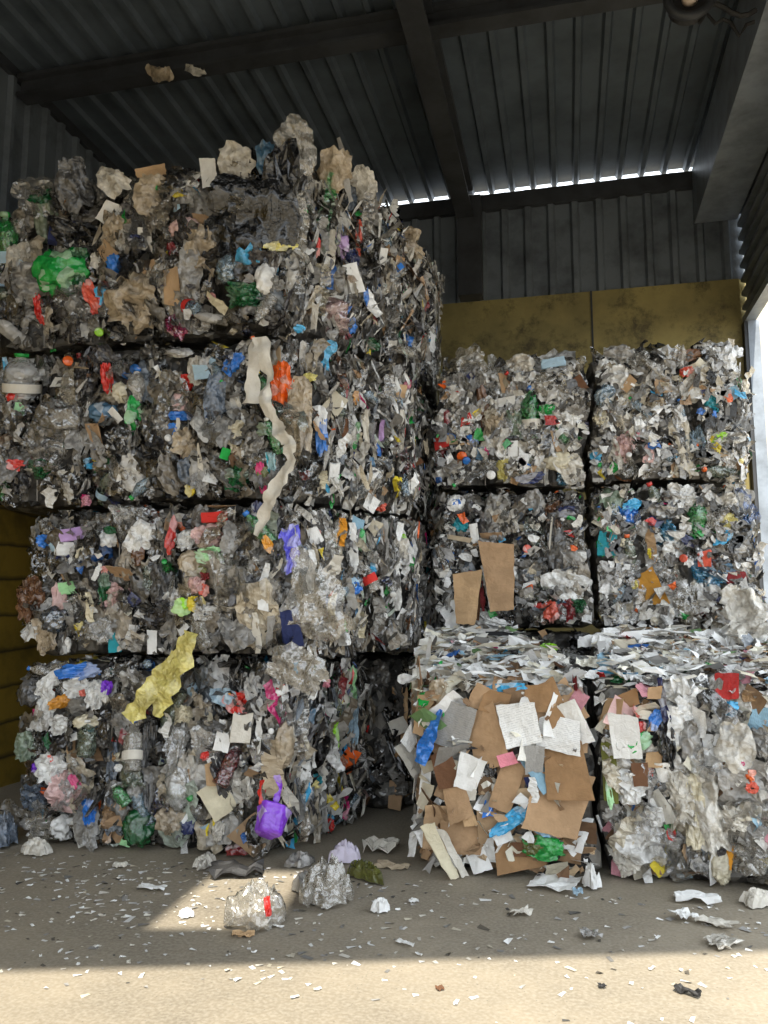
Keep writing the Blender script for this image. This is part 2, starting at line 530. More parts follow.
def bag_mesh(name, seed, amp=0.3, flat=0.62):
    bm = bmesh.new()
    bmesh.ops.create_icosphere(bm, subdivisions=4, radius=0.5)
    o = V((seed * 2.3, seed * 0.7, seed * 1.9))
    for v in bm.verts:
        p = v.co.copy()
        d = amp * (ridge(p * 2.4 + o) - 0.4) + amp * 0.5 * ridge(p * 5.5 + o) + amp * 0.2 * noise.noise(p * 12 + o)
        q = p * (0.85 + d)
        v.co = V((q.x, q.y, q.z * flat))
    me = bpy.data.meshes.new(name)
    bm.to_mesh(me)
    bm.free()
    return me

def wad_mesh(name, seed):
    """crushed bag: a creased sheet drawn over itself, open at the back."""
    r = random.Random(seed)
    me = film_mesh(name, seed, 15, r.uniform(0.24, 0.36), 0.5, 1.0, r.uniform(0.9, 1.8))
    for v in me.vertices:
        p = v.co.copy()
        k = 0.25 * noise.noise(V((p.x * 2.5, p.y * 2.5, seed)))
        v.co.x += k * p.y
        v.co.y += 0.3 * noise.noise(V((p.x * 3, p.y * 2, seed + 4))) * abs(p.x)
        v.co.z = p.z * 0.8
    return me

def paper_mesh(name, seed, n=8, bend=0.22, torn=0.10, thick=0.0):
    r = random.Random(seed)
    vs, fs = [], []
    fd = [(r.uniform(-0.35, 0.35), r.uniform(0, math.pi), r.uniform(-bend, bend) * 2.2) for _ in range(3)]
    cut = [r.uniform(-torn, torn) for _ in range(8)]
    for j in range(n):
        for i in range(n):
            u, w = i / (n - 1), j / (n - 1)
            x = u - 0.5 + (cut[0] * (1 - w) + cut[1] * w) * (1 - u) + (cut[2] * (1 - w) + cut[3] * w) * u
            y = w - 0.5 + (cut[4] * (1 - u) + cut[5] * u) * (1 - w) + (cut[6] * (1 - u) + cut[7] * u) * w
            if i in (0, n - 1) or j in (0, n - 1):
                x += torn * 0.35 * noise.noise(V((x * 6, y * 6, seed)))
                y += torn * 0.35 * noise.noise(V((x * 6, y * 6, seed + 3)))
            z = 0.0
            for d, a, s in fd:
                t = x * math.cos(a) + y * math.sin(a) - d
                z += s * max(0, t)
            z += 0.03 * noise.noise(V((x * 4, y * 4, seed + 5)))
            vs.append((x, y, z))
    for j in range(n - 1):
        for i in range(n - 1):
            fs.append((j * n + i, j * n + i + 1, (j + 1) * n + i + 1, (j + 1) * n + i))
    if thick:
        k = len(vs)
        vs += [(x, y, z - thick) for x, y, z in vs]
        fs += [tuple(q + k for q in f)[::-1] for f in list(fs)]
        rim = [i for i in range(n)] + [j * n + n - 1 for j in range(1, n)] + [(n - 1) * n + i for i in range(n - 2, -1, -1)] + [j * n for j in range(n - 2, 0, -1)]
        for a in range(len(rim)):
            p, q = rim[a], rim[(a + 1) % len(rim)]
            fs.append((q, p, p + k, q + k))
    return mesh_from(name, vs, fs)

def strip_mesh(name, seed, n=22, m=4):
    r = random.Random(seed)
    vs, fs = [], []
    tw, ph = r.uniform(-2.2, 2.2), r.uniform(0, 6)
    for j in range(n):
        t = j / (n - 1)
        w = 0.5 * (0.55 + 0.45 * math.sin(math.pi * (0.12 + 0.8 * t))) * (1 + 0.5 * noise.noise(V((t * 5, seed, 0))))
        cx = 0.35 * noise.noise(V((t * 2.2, seed, 3)))
        cz = 0.25 * noise.noise(V((t * 3.0, seed, 6)))
        a = ph * 0.1 + tw * (t - 0.5) * 0.6
        for i in range(m):
            s = (i / (m - 1) - 0.5) * 2 * w
            vs.append((cx + s * math.cos(a), t - 0.5 + 0.02 * noise.noise(V((t * 9, i, seed))), cz + s * math.sin(a) + 0.22 * ridge(V((s * 2, t * 7, seed)))))
    for j in range(n - 1):
        for i in range(m - 1):
            fs.append((j * m + i, j * m + i + 1, (j + 1) * m + i + 1, (j + 1) * m + i))
    return mesh_from(name, vs, fs)

def bottle_mesh(name, seed, crush=0.35):
    prof = [(0.0, -0.5), (0.13, -0.5), (0.165, -0.47), (0.165, -0.36), (0.152, -0.34), (0.165, -0.31), (0.165, -0.12), (0.15, -0.09), (0.165, -0.06), (0.165, 0.14), (0.155, 0.2), (0.12, 0.29), (0.075, 0.36), (0.052, 0.39), (0.052, 0.43)]
    n = 18
    vs, fs = [], []
    for k, (r_, y) in enumerate(prof):
        for i in range(n):
            a = 2 * math.pi * i / n
            p = V((math.cos(a), y * 3, math.sin(a)))
            d = 1 - crush * max(0, noise.noise(p * 1.3 + V((seed, 0, 0)))) * 1.6 - 0.1 * ridge(p * 3 + V((0, seed, 0)))
            if y > 0.36: d = 1
            vs.append((r_ * d * math.cos(a), y, r_ * d * math.sin(a) * (1 - 0.35 * crush)))
    for k in range(len(prof) - 1):
        for i in range(n):
            fs.append((k * n + i, (k + 1) * n + i, (k + 1) * n + (i + 1) % n, k * n + (i + 1) % n))
    return mesh_from(name, vs, fs, None, True)

def lathe(name, prof, n=18, seed=0, dent=0.0, smooth=True):
    vs, fs = [], []
    for (r_, y) in prof:
        for i in range(n):
            a = 2 * math.pi * i / n
            d = 1 + dent * noise.noise(V((math.cos(a) * 1.2, y * 2.5, math.sin(a) * 1.2 + seed)))
            vs.append((r_ * d * math.cos(a), y, r_ * d * math.sin(a)))
    for k in range(len(prof) - 1):
        for i in range(n):
            fs.append((k * n + i, (k + 1) * n + i, (k + 1) * n + (i + 1) % n, k * n + (i + 1) % n))
    return mesh_from(name, vs, fs, None, smooth)

def carton_mesh(name, seed):
    bm = bmesh.new()
    bmesh.ops.create_cube(bm, size=1.0)
    bmesh.ops.subdivide_edges(bm, edges=bm.edges[:], cuts=3, use_grid_fill=True)
    for v in bm.verts:
        p = v.co + V((seed, 0, 0))
        v.co = V((v.co.x * (1 + 0.2 * noise.noise(p * 1.5)), v.co.y * (1 + 0.2 * noise.noise(p * 1.7 + V((3, 0, 0)))), v.co.z * 0.45 * (1 + 0.6 * noise.noise(p * 1.8 + V((0, 5, 0))))))
    me = bpy.data.meshes.new(name)
    bm.to_mesh(me)
    bm.free()
    return me

LIB = {}
def smooth(me):
    me.polygons.foreach_set('use_smooth', [True] * len(me.polygons))
    return me
def lib(kind, mat, makers):
    LIB[(kind, mat)] = []
    for me in makers:
        c = me.copy()
        c.materials.clear()
        c.materials.append(M[mat])
        c.name = kind
        LIB[(kind, mat)].append(c)

films = [film_mesh('plastic_film', 10 + i) if i % 3 == 0 else smooth(film_mesh('plastic_film', 10 + i)) for i in range(16)]
bags = [wad_mesh('plastic_bag', 40 + i) if i % 2 else smooth(wad_mesh('plastic_bag', 40 + i)) for i in range(14)]
lumps = [smooth(bag_mesh('plastic_bag', 60 + i, 0.34, 0.45)) for i in range(3)]
papers = [paper_mesh('paper_sheet', 80 + i) for i in range(12)]
cards = [paper_mesh('cardboard_sheet', 120 + i, 7, 0.16, 0.12, 0.03) for i in range(10)]
strips = [strip_mesh('film_strip', 150 + i) for i in range(12)]
bottles = [bottle_mesh('plastic_bottle', 180 + i) for i in range(7)]
cartons = [carton_mesh('carton', 200 + i) for i in range(5)]
discs = [lathe('bottle_cap', [(0, 0.3), (0.42, 0.3), (0.5, 0.2), (0.5, -0.3), (0.0, -0.3)], 14)]
cap_me = lathe('bottle_cap', [(0.0, 0.42), (0.066, 0.42), (0.066, 0.49), (0.055, 0.5), (0, 0.5)], 14)
cap_me.materials.append(M['plastic'])
label_me = lathe('bottle_label', [(0.168, -0.3), (0.170, -0.2), (0.168, -0.12)], 18)
label_me.materials.append(M['paper'])
for mt in ('film', 'clear', 'plastic'):
    lib('plastic_film', mt, films)
    lib('plastic_bag', mt, bags + lumps)
    lib('film_strip', mt, strips)
lib('paper_sheet', 'paper', papers)
lib('paper_sheet', 'print', papers)
lib('film_strip', 'paper', strips)
lib('cardboard_sheet', 'card', cards)
lib('plastic_bottle', 'pet', bottles)
lib('plastic_bottle', 'plastic', bottles)
lib('carton', 'paper', cartons)
lib('bottle_cap', 'plastic', discs)

# ------------------------------------------------------------------ bales
class Bale:
    pass
def wav(a, b_, k):
    return 0.07 * noise.noise(V((a * 1.3, b_ * 1.3, k * 3.1))) + 0.035 * noise.noise(V((a * 4.0, b_ * 4.0, k * 3.1 + 7)))
def bounds(lim, p):
    # the seams between neighbouring bales wander
    (x0, x1), (y0, y1), (z0, z1) = lim
    py = min(max(p[1], y0), y1)
    sl = -0.45 * max(0.0, py - (6.36 if y0 > 6 else 4.95))
    x0, x1 = (x0 + sl if abs(x0) < 0.5 else x0), (x1 + sl if abs(x1) < 0.5 else x1)
    return ((x0 + (wav(p[1], p[2], 1) if x0 > -50 else 0), x1 + (wav(p[1], p[2], 1) if x1 < 50 else 0)), (y0, y1),
            (z0 + (wav(p[0], p[1], round(z0, 1)) if z0 > 0.05 else 0), z1 + (wav(p[0], p[1], round(z1, 1)) if z1 < 50 else 0)))
BALES = []

def bale(quad, z0, z1, label, group, recipe, wires=(), seed=0, slope=(0, 0, 0, 0), bulge=0.05, lim=None, top=False):
    """quad: plan corners front-left, front-right, back-right, back-left; slope adds to the top at those corners."""
    q = [V((a, b_, 0)) for a, b_ in quad]
    base = (q[0] + q[1] + q[2] + q[3]) / 4 + V((0, 0, z0))
    root = link(bpy.data.objects.new('waste_bale', None))
    root.location = base
    tag(root, label, 'bale', group)
    lx, ly, lz = (q[1] - q[0]).length, (q[3] - q[0]).length, z1 - z0
    nx, ny, nz = max(6, int(lx / 0.055)), max(6, int(ly / 0.07)), max(6, int(lz / 0.055))
    idx, vs, uvw, fs = {}, [], [], []
    R = 0.12 if seed <= 8 else 0.07
    INF = 99.0
    lim = lim or {}
    lim = [lim.get('x', (-INF, INF)), lim.get('y', (-INF, INF)), (z0 - 0.005 if z0 > 0.01 else 0.0, INF if top else z1 + 0.005)]
    def vert(i, j, k):
        if (i, j, k) in idx:
            return idx[(i, j, k)]
        c = V((2 * i / nx - 1, 2 * j / ny - 1, 2 * k / nz - 1))
        inn = V([max(-(1 - R), min(1 - R, t)) for t in c])
        d = c - inn
        if d.length > 1e-6:
            c = inn + d.normalized() * R
        u, v_, w = [(t + 1) / 2 for t in c]
        pl = (q[0] * (1 - u) + q[1] * u) * (1 - v_) + (q[3] * (1 - u) + q[2] * u) * v_
        s = (slope[0] * (1 - u) + slope[1] * u) * (1 - v_) + (slope[3] * (1 - u) + slope[2] * u) * v_
        pl.z = z0 + (z1 - z0 + s) * w
        idx[(i, j, k)] = len(vs)
        vs.append(pl)
        uvw.append((u, v_, w))
        return idx[(i, j, k)]
    for i in range(nx):
        for k in range(nz):
            fs.append((vert(i, 0, k), vert(i + 1, 0, k), vert(i + 1, 0, k + 1), vert(i, 0, k + 1)))
            fs.append((vert(i + 1, ny, k), vert(i, ny, k), vert(i, ny, k + 1), vert(i + 1, ny, k + 1)))
    for j in range(ny):
        for k in range(nz):
            fs.append((vert(nx, j, k), vert(nx, j + 1, k), vert(nx, j + 1, k + 1), vert(nx, j, k + 1)))
            fs.append((vert(0, j + 1, k), vert(0, j, k), vert(0, j, k + 1), vert(0, j + 1, k + 1)))
    for i in range(nx):
        for j in range(ny):
            fs.append((vert(i, j, nz), vert(i + 1, j, nz), vert(i + 1, j + 1, nz), vert(i, j + 1, nz)))
            fs.append((vert(i, j + 1, 0), vert(i + 1, j + 1, 0), vert(i + 1, j, 0), vert(i, j, 0)))
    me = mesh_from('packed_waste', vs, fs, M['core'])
    nrm = [v.normal.copy() for v in me.vertices]
    o = V((seed * 5.1, seed * 2.7, seed))
    out = []
    for p, n, (u, v_, w) in zip(vs, nrm, uvw):
        d = 0.05 * ridge(p * 3.1 + o) + 0.035 * noise.noise(p * 8 + o) - 0.03
        edge = math.sin(math.pi * min(1, max(0, w))) ** 0.7
        if abs(n.z) < 0.7:
            d += bulge * edge
        for wk in wires:
            if abs(n.x) < 0.75:
                d -= 0.085 * math.exp(-((u - wk) / 0.022) ** 2)
        if n.z < -0.3:
            d = min(d, 0.0) * 0.3
        if n.z > 0.6:
            d = min(d, 0.0)
        q_ = p + n * d
        for ax in range(3):
            bb = bounds(lim, q_)[ax]
            q_[ax] = min(max(q_[ax], bb[0] + (0.02 if bb[0] > 0.05 else 0.0)), bb[1] - 0.02)
        out.append(q_)
    me.vertices.foreach_set('co', [c for p in out for c in (p - base)])
    me.update()
    mobj('packed_waste', me, root)
    B = Bale()
    B.root, B.base, B.me = root, base, me
    B.bvh = BVHTree.FromPolygons(out, fs)
    B.polys = []
    for f in fs:
        c = (out[f[0]] + out[f[1]] + out[f[2]] + out[f[3]]) / 4
        n = (out[f[2]] - out[f[0]]).cross(out[f[3]] - out[f[1]])
        B.polys.append((c, n.normalized(), n.length / 2))
    B.recipe, B.seed, B.lim, B.top = recipe, seed, lim, top
    B.heroes = []
    B.wx = [q[0].x * (1 - wk) + q[1].x * wk for wk in wires]
    B.size = (lx, ly, lz)
    # tie wires run round the bale in its grooves
    for wk in wires:
        pts = []
        for (a, c_) in ((0, 0.05), (0, 0.25), (0, 0.5), (0, 0.75), (0, 0.94), (0.04, 0.955), (0.5, 0.955), (0.96, 0.955), (1, 0.94), (1, 0.5), (1, 0.05), (0.96, 0.045), (0.5, 0.045), (0.04, 0.045)):
            pl = (q[0] * (1 - wk) + q[1] * wk) * (1 - a) + (q[3] * (1 - wk) + q[2] * wk) * a
            s = slope[0] * (1 - wk) + slope[1] * wk
            pl.z = z0 + (z1 - z0 + s) * c_
            out_n = V((0, -1 if a < 0.03 else (1 if a > 0.97 else 0), 0))
            pts.append(pl - base + out_n * (bulge * 0.4 * (1 if 0.1 < c_ < 0.9 else 0)))
        MB().tube(pts, 0.005, 5, True).build('tie_wire', M['wire'], root)
    BALES.append(B)
    return B

PALETTE = {
    'under': [('2a2927', 3), ('474440', 3), ('6d6963', 3), ('8f8b84', 2), ('141414', 2)],  # dark underlayer tones; on the gap bale they stand in for shade
    'film': [('9c9a96', 4), ('c4c2bd', 4.2), ('e6e5e2', 3.6), ('706d68', 4), ('49474a', 3.2), ('a89f90', 2.6), ('857b6c', 2.2), ('c9bda6', 1.6), ('8b95a0', 1.2), ('1c1c1e', 2.6), ('b8c4b8', 0.6)],
    'accent': [('3570c0', 2.6), ('d03028', 1.6), ('1fa044', 2.4), ('e8d23c', 1.4), ('f2691f', 1.2), ('4db4e8', 2), ('7c2428', 1.2), ('252f5c', 1.6), ('d02a74', 0.8), ('14582f', 1.4), ('6e4c34', 2.2), ('b08d66', 2)],
    'white': [('e6e6e4', 5), ('d2cdc2', 3.4), ('f2f2f0', 2.4), ('a8a6a2', 2.5), ('807e7a', 1.6), ('c9c0ac', 1.6), ('55534f', 1)],
    'card': [('a88a6a', 4), ('94775a', 3), ('b89a78', 3), ('c4ab8a', 2), ('75583f', 1)],
    'paper': [('f0f0ee', 6), ('dcdad2', 3), ('c0b8a4', 2), ('e0dccb', 2), ('9c9a96', 1.2), ('8fb4c8', 0.4), ('c88a94', 0.4), ('6d8f5c', 0.3)],
}
def pick(pal, r):
    it = PALETTE[pal]
    t = r.uniform(0, sum(w for _, w in it))
    for h_, w in it:
        t -= w
        if t <= 0:
            break
    c = hx(h_)
    g = r.uniform(0.5, 1.05) if pal == 'film' else r.uniform(0.72, 1.1)
    return tuple(min(0.95, x * g) for x in c)

def basis(n, rot):
    """local Z along n, local Y as near to world up as possible, spun by rot."""
    n = n.normalized()
    ref = V((0, 0, 1)) if abs(n.z) < 0.95 else V((0, 1, 0))
    x = ref.cross(n).normalized()
    y = n.cross(x)
    c, s = math.cos(rot), math.sin(rot)
    return Matrix((x * c + y * s, y * c - x * s, n)).transposed()

def put(B, kind, mat, pos, n, rot, size, col, r, label=None, exact=False):
    me = r.choice(LIB[(kind, mat)])
    A = basis(n, rot) @ Matrix.Diagonal(size)
    # keep every piece inside its own bale's share of the stack
    key = me.name
    if key not in BOX:
        BOX[key] = [v.co.copy() for v in me.vertices][::2] if len(me.vertices) > 60 else [v.co.copy() for v in me.vertices]
    pts = [A @ c for c in BOX[key]]
    for ax in range(3):
        lo, hi = B.lim[ax]
        a, b_ = min(p[ax] for p in pts) + pos[ax], max(p[ax] for p in pts) + pos[ax]
        if lo > -50 or hi < 50:
            bb = [bounds(B.lim, pos + p)[ax] for p in pts[::5]]
            lo, hi = max(q[0] for q in bb) + 0.008, min(q[1] for q in bb) - 0.008
        if b_ - a > hi - lo:
            return None
        if a < lo: pos[ax] += lo - a + 0.004
        elif b_ > hi: pos[ax] -= b_ - hi + 0.004
    o = bpy.data.objects.new(kind, me)
    link(o)
    o.parent = B.root
    o.matrix_basis = Matrix.Translation(pos - B.base) @ A.to_4x4()
    o.color = (*col, 1)
    if label:
        o['label'] = label
    return o
BOX = {}

def add_cap(bottle, col):
    c = bpy.data.objects.new('bottle_cap', cap_me)
    link(c)
    c.parent = bottle
    c.color = (*col, 1)
    return c

def add_label(bottle, col):
    c = bpy.data.objects.new('bottle_label', label_me)
    link(c)
    c.parent = bottle
    c.color = (*col, 1)
    return c

def jitter(n, r, a):
    return (n + V((r.gauss(0, a), r.gauss(0, a), r.gauss(0, a)))).normalized()

def scatter(B, count, r, minsep, sel, bias=1.0):
    """dart-throw points over the faces of a bale picked by sel(c, n) -> weight."""
    inner_r, inner_l = B.lim[0][1] < 0.5 and B.seed > 8, B.lim[0][0] > 0
    ws = [0.0 if (inner_r and n.x > 0.45 and n.z < 0.8) or (inner_l and n.x < -0.45 and n.z < 0.8) else a * sel(c, n) * (0.12 if n.y < -0.3 and any(abs(c.x - wx) < 0.045 for wx in B.wx) else 1.0) for c, n, a in B.polys]
    tot = sum(ws)
    if tot <= 0:
        return []
    cum, t = [], 0
    for w in ws:
        t += w
        cum.append(t)
    import bisect
    pts = []
    tries = 0
    while len(pts) < count and tries < count * 14:
        tries += 1
        i = bisect.bisect_left(cum, r.uniform(0, tot))
        c, n, a = B.polys[min(i, len(ws) - 1)]
        if any((c - p).length < minsep for p, _ in pts):
            continue
        if any((c - p).length < rad for p, rad in B.heroes):
            continue
        pts.append((c, n))
    return pts

def seen(c, n):
    return (CAM - c).normalized().dot(n)

def w_front(c, n):
    s = seen(c, n)
    if n.z < -0.5 or n.y > 0.6: return 0
    return 0.15 if s < 0.02 else 0.6 + s
def w_end(c, n):
    return (1.0 if n.x > 0.55 and n.z > -0.4 else 0.0)
def w_face(c, n):
    return (0.5 + seen(c, n)) if (n.y < -0.35 and n.z < 0.75 and n.x < 0.6) else (0.06 if n.z > -0.4 else 0)
def w_top(c, n):
    return 1.0 if n.z > 0.5 else 0.0

def fragments(B, n, r, sel, pal_w, smin, smax, lay=0.5, name='loose_fragment', mat='frag', stretch=1.0, flat=False):
    """uncountable small scraps between the larger pieces: one part."""
    vs, fs, cols = [], [], []
    for c, nn in scatter(B, n, r, 0.0, sel):
        c = c + V((r.uniform(-0.05, 0.05), r.uniform(-0.05, 0.05), r.uniform(-0.04, 0.04)))
        if c.z < 0.03: c.z = 0.03
        s = r.uniform(smin, smax) * r.uniform(0.6, 1.0)
        sx, sy = s * r.uniform(0.6, 1.0), s * r.uniform(0.7, 1.4) * stretch
        vert = nn.x > 0.5
        rot = r.gauss(0, 0.35) if vert else r.uniform(0, 6.28)
        if vert:
            sx, sy = s * r.uniform(0.25, 0.7), s * r.uniform(1.0, 2.6)
        if flat:
            rot = r.gauss(math.pi / 2, 0.4)
            sx, sy = s * r.uniform(0.3, 0.9), s * r.uniform(1.0, 2.4)
            nn = V((0, -0.35, 1)) if nn.z > 0.3 else nn
        b_ = basis(jitter(nn, r, lay), rot)
        pal = r.choices([p for p, _ in pal_w], [w for _, w in pal_w])[0]
        col = pick(pal, r)
        k = len(vs)
        off = nn * r.uniform(0.0, 0.07)
        for j in range(3):
            for i in range(3):
                e = 0.25
                p = V(((i / 2 - 0.5 + r.uniform(-e, e)) * sx, (j / 2 - 0.5 + r.uniform(-e, e)) * sy, r.uniform(-0.22, 0.22) * s))
                g = c + off + b_ @ p
                for ax in range(3):
                    bb = bounds(B.lim, g)[ax]
                    g[ax] = min(max(g[ax], bb[0] + 0.006), bb[1] - 0.006)
                vs.append(g - B.base)
        for j in range(2):
            for i in range(2):
                a = k + j * 3 + i
                fs += [(a, a + 1, a + 4), (a, a + 4, a + 3)]
        cols += [col] * 8
    if not vs:
        return
    me = mesh_from(name, vs, fs, M[mat])
    at = me.color_attributes.new('col', 'FLOAT_COLOR', 'CORNER')
    buf = []
    for c in cols:
        buf += [*c, 1.0] * 3
    at.data.foreach_set('color', buf)
    o = mobj(name, me, B.root)
    o['kind'] = 'stuff'
    return o

def dress_plastic(B, dens=1.0, bright='film', acc=0.10):
    r = random.Random(B.seed * 77 + 5)
    lx, ly, lz = B.size
    # flattish crumpled film over the faces
    for c, n in scatter(B, int(95 * dens), r, 0.12, w_face):
        s = r.uniform(0.17, 0.36)
        clear = r.random() < 0.5
        put(B, 'plastic_film', 'clear' if clear else 'film', c + n * r.uniform(0.01, 0.06), jitter(n, r, 0.33), r.gauss(0, 0.5),
            (s * r.uniform(0.5, 0.9), s * r.uniform(0.9, 1.6), s * 0.8), pick('accent', r) if r.random() < acc * 0.5 else pick(bright, r), r)
    for c, n in scatter(B, int(64 * dens), r, 0.15, w_face):
        s = r.uniform(0.10, 0.26)
        clear = r.random() < 0.5
        put(B, 'plastic_bag', 'clear' if clear else 'film', c + n * 0.02, jitter(n, r, 0.4), r.uniform(0, 6.28),
            (s * r.uniform(0.7, 1.1), s * r.uniform(0.7, 1.3), s * 0.8), pick('accent', r) if r.random() < acc * 0.5 else pick(bright, r), r)
    # pressed ends show edge-on, upright strips
    for c, n in scatter(B, int(95 * dens), r, 0.06, w_end):
        L = r.uniform(0.16, 0.5)
        put(B, 'film_strip', r.choice(['film', 'clear', 'film', 'plastic', 'paper']), c + n * r.uniform(0.0, 0.06), jitter(n, r, 0.45), r.gauss(0, 0.22),
            (r.uniform(0.035, 0.12), L, r.uniform(0.05, 0.12)), pick('accent', r) if r.random() < acc * 1.2 else pick('white' if r.random() < 0.4 and bright != 'under' else bright, r), r)
    for c, n in scatter(B, int(16 * dens), r, 0.2, w_front):
        s = r.uniform(0.22, 0.34)
        o = put(B, 'plastic_bottle', 'pet', c + n * 0.04, jitter(n, r, 0.5), r.choice([0.2, 1.3, 2.4, 2.9, 0.6]) + r.uniform(-0.3, 0.3),
                (s, s, s), r.choice([rgb('offwhite'), rgb('paleblue'), rgb('greengrey'), rgb('offwhite'), rgb('grey'), rgb('green') if r.random() < 0.5 else rgb('grey')]), r)
        if o and r.random() < 0.75:
            add_cap(o, r.choice([rgb('blue'), rgb('white'), rgb('red'), rgb('white'), rgb('green'), rgb('yellow'), rgb('orange')]))
        if o and r.random() < 0.5:
            add_label(o, r.choice([rgb('blue'), rgb('white'), rgb('paleblue'), rgb('red'), rgb('offwhite')]))
    for c, n in scatter(B, int(13 * dens), r, 0.12, w_front):
        s = r.uniform(0.06, 0.17)
        put(B, 'paper_sheet', 'paper' if r.random() < 0.7 else 'print', c + n * r.uniform(0.03, 0.08), jitter(n, r, 0.4), r.uniform(0, 6.28),
            (s * r.uniform(0.5, 1), s, s), pick('paper', r) if r.random() < 0.75 else pick('accent', r), r)
    for c, n in scatter(B, int(8 * dens), r, 0.2, w_front):
        s = r.uniform(0.1, 0.22)
        put(B, 'cardboard_sheet', 'card', c + n * 0.05, jitter(n, r, 0.35), r.uniform(0, 6.28), (s * r.uniform(0.5, 1), s, s), pick('card', r), r)
    # tops: loose ruffled film
    for c, n in scatter(B, int(40 * dens) if B.top else 0, r, 0.13, w_top):
        s = r.uniform(0.16, 0.34)
        put(B, 'plastic_bag', 'clear' if r.random() < 0.35 else 'film', c + V((0, 0, 0.02)), jitter(n, r, 0.6), r.uniform(0, 6.28),
            (s, s * r.uniform(0.7, 1.2), s * r.uniform(0.5, 0.9)), pick(bright, r), r)
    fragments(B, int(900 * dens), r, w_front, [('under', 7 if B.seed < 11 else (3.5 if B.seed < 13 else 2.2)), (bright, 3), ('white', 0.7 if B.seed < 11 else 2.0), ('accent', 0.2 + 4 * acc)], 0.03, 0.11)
    fragments(B, int(900 * dens), r, w_end, [(bright, 5), ('white', 0 if bright == 'under' else 3), ('accent', 0.2 + 5 * acc)], 0.03, 0.10, name='pressed_edge')

def dress_card(B):
    r = random.Random(B.seed * 31 + 2)
    for c, n in scatter(B, 70, r, 0.13, lambda c, n: 1.0 if n.y < -0.4 and n.z < 0.6 else 0.0):
        s = r.uniform(0.14, 0.30)
        put(B, 'cardboard_sheet', 'card', c + n * r.uniform(0.0, 0.05), jitter(n, r, 0.2), r.gauss(0, 0.6) + r.choice([0, 1.57]),
            (s * r.uniform(0.5, 0.95), s, s * 0.8), pick('card', r), r)
    for c, n in scatter(B, 58, r, 0.10, lambda c, n: 1.0 if n.y < -0.3 and n.z < 0.6 else 0.05):
        s = r.uniform(0.1, 0.25)
        put(B, 'paper_sheet', r.choice(['paper', 'paper', 'print']), c + n * r.uniform(0.02, 0.07), jitter(n, r, 0.3), r.uniform(0, 6.28),
            (s * r.uniform(0.5, 1), s, s), pick('paper', r) if r.random() < 0.94 else pick('accent', r), r)
    ends(B, r)
    toppings(B, r)
    fragments(B, 500, r, w_front, [('paper', 5), ('card', 3), ('accent', 0.8), ('film', 1.5)], 0.03, 0.11, name='loose_fragment', mat='flake')

def ends(B, r):
    # sheet edges on the pressed left end
    for c, n in scatter(B, 44, r, 0.05, lambda c, n: 1.0 if n.x < -0.5 and n.z < 0.6 else 0.0):
        L = r.uniform(0.18, 0.5)
        put(B, 'cardboard_edge', 'card', c + n * r.uniform(0.0, 0.05), jitter(V((-0.6, -1, 0)), r, 0.4), r.gauss(0, 0.15),
            (r.uniform(0.03, 0.1), L, 0.1), pick('card' if r.random() < 0.4 else 'paper', r), r)

def toppings(B, r, pal='white'):
    for c, n in scatter(B, 96, r, 0.07, w_top):
        L = r.uniform(0.14, 0.42)
        put(B, 'paper_strip', r.choice(['paper', 'paper', 'film']), c + V((0, 0, r.uniform(0.0, 0.05))), jitter(V((0, -0.3, 1)), r, 0.25), math.pi / 2 + r.gauss(0, 0.35),
            (r.uniform(0.05, 0.14), L, 0.07), pick('paper' if r.random() < 0.85 else pal, r) if r.random() < 0.95 else pick('accent', r), r)
    for c, n in scatter(B, 22, r, 0.1, w_top):
        s = r.uniform(0.1, 0.24)
        put(B, 'plastic_film', r.choice(['film', 'clear', 'film']), c + V((0, 0, r.uniform(0.0, 0.05))), jitter(V((0, -0.2, 1)), r, 0.35), r.uniform(0, 6.28),
            (s * 1.4, s * 0.8, s * 0.7), pick('film', r), r)
    fragments(B, 800, r, w_top, [('paper', 8), ('white', 5), ('film', 0.7), ('card', 1.2), ('accent', 0.4)], 0.03, 0.12, lay=0.3, name='paper_shred', mat='flake', flat=True)

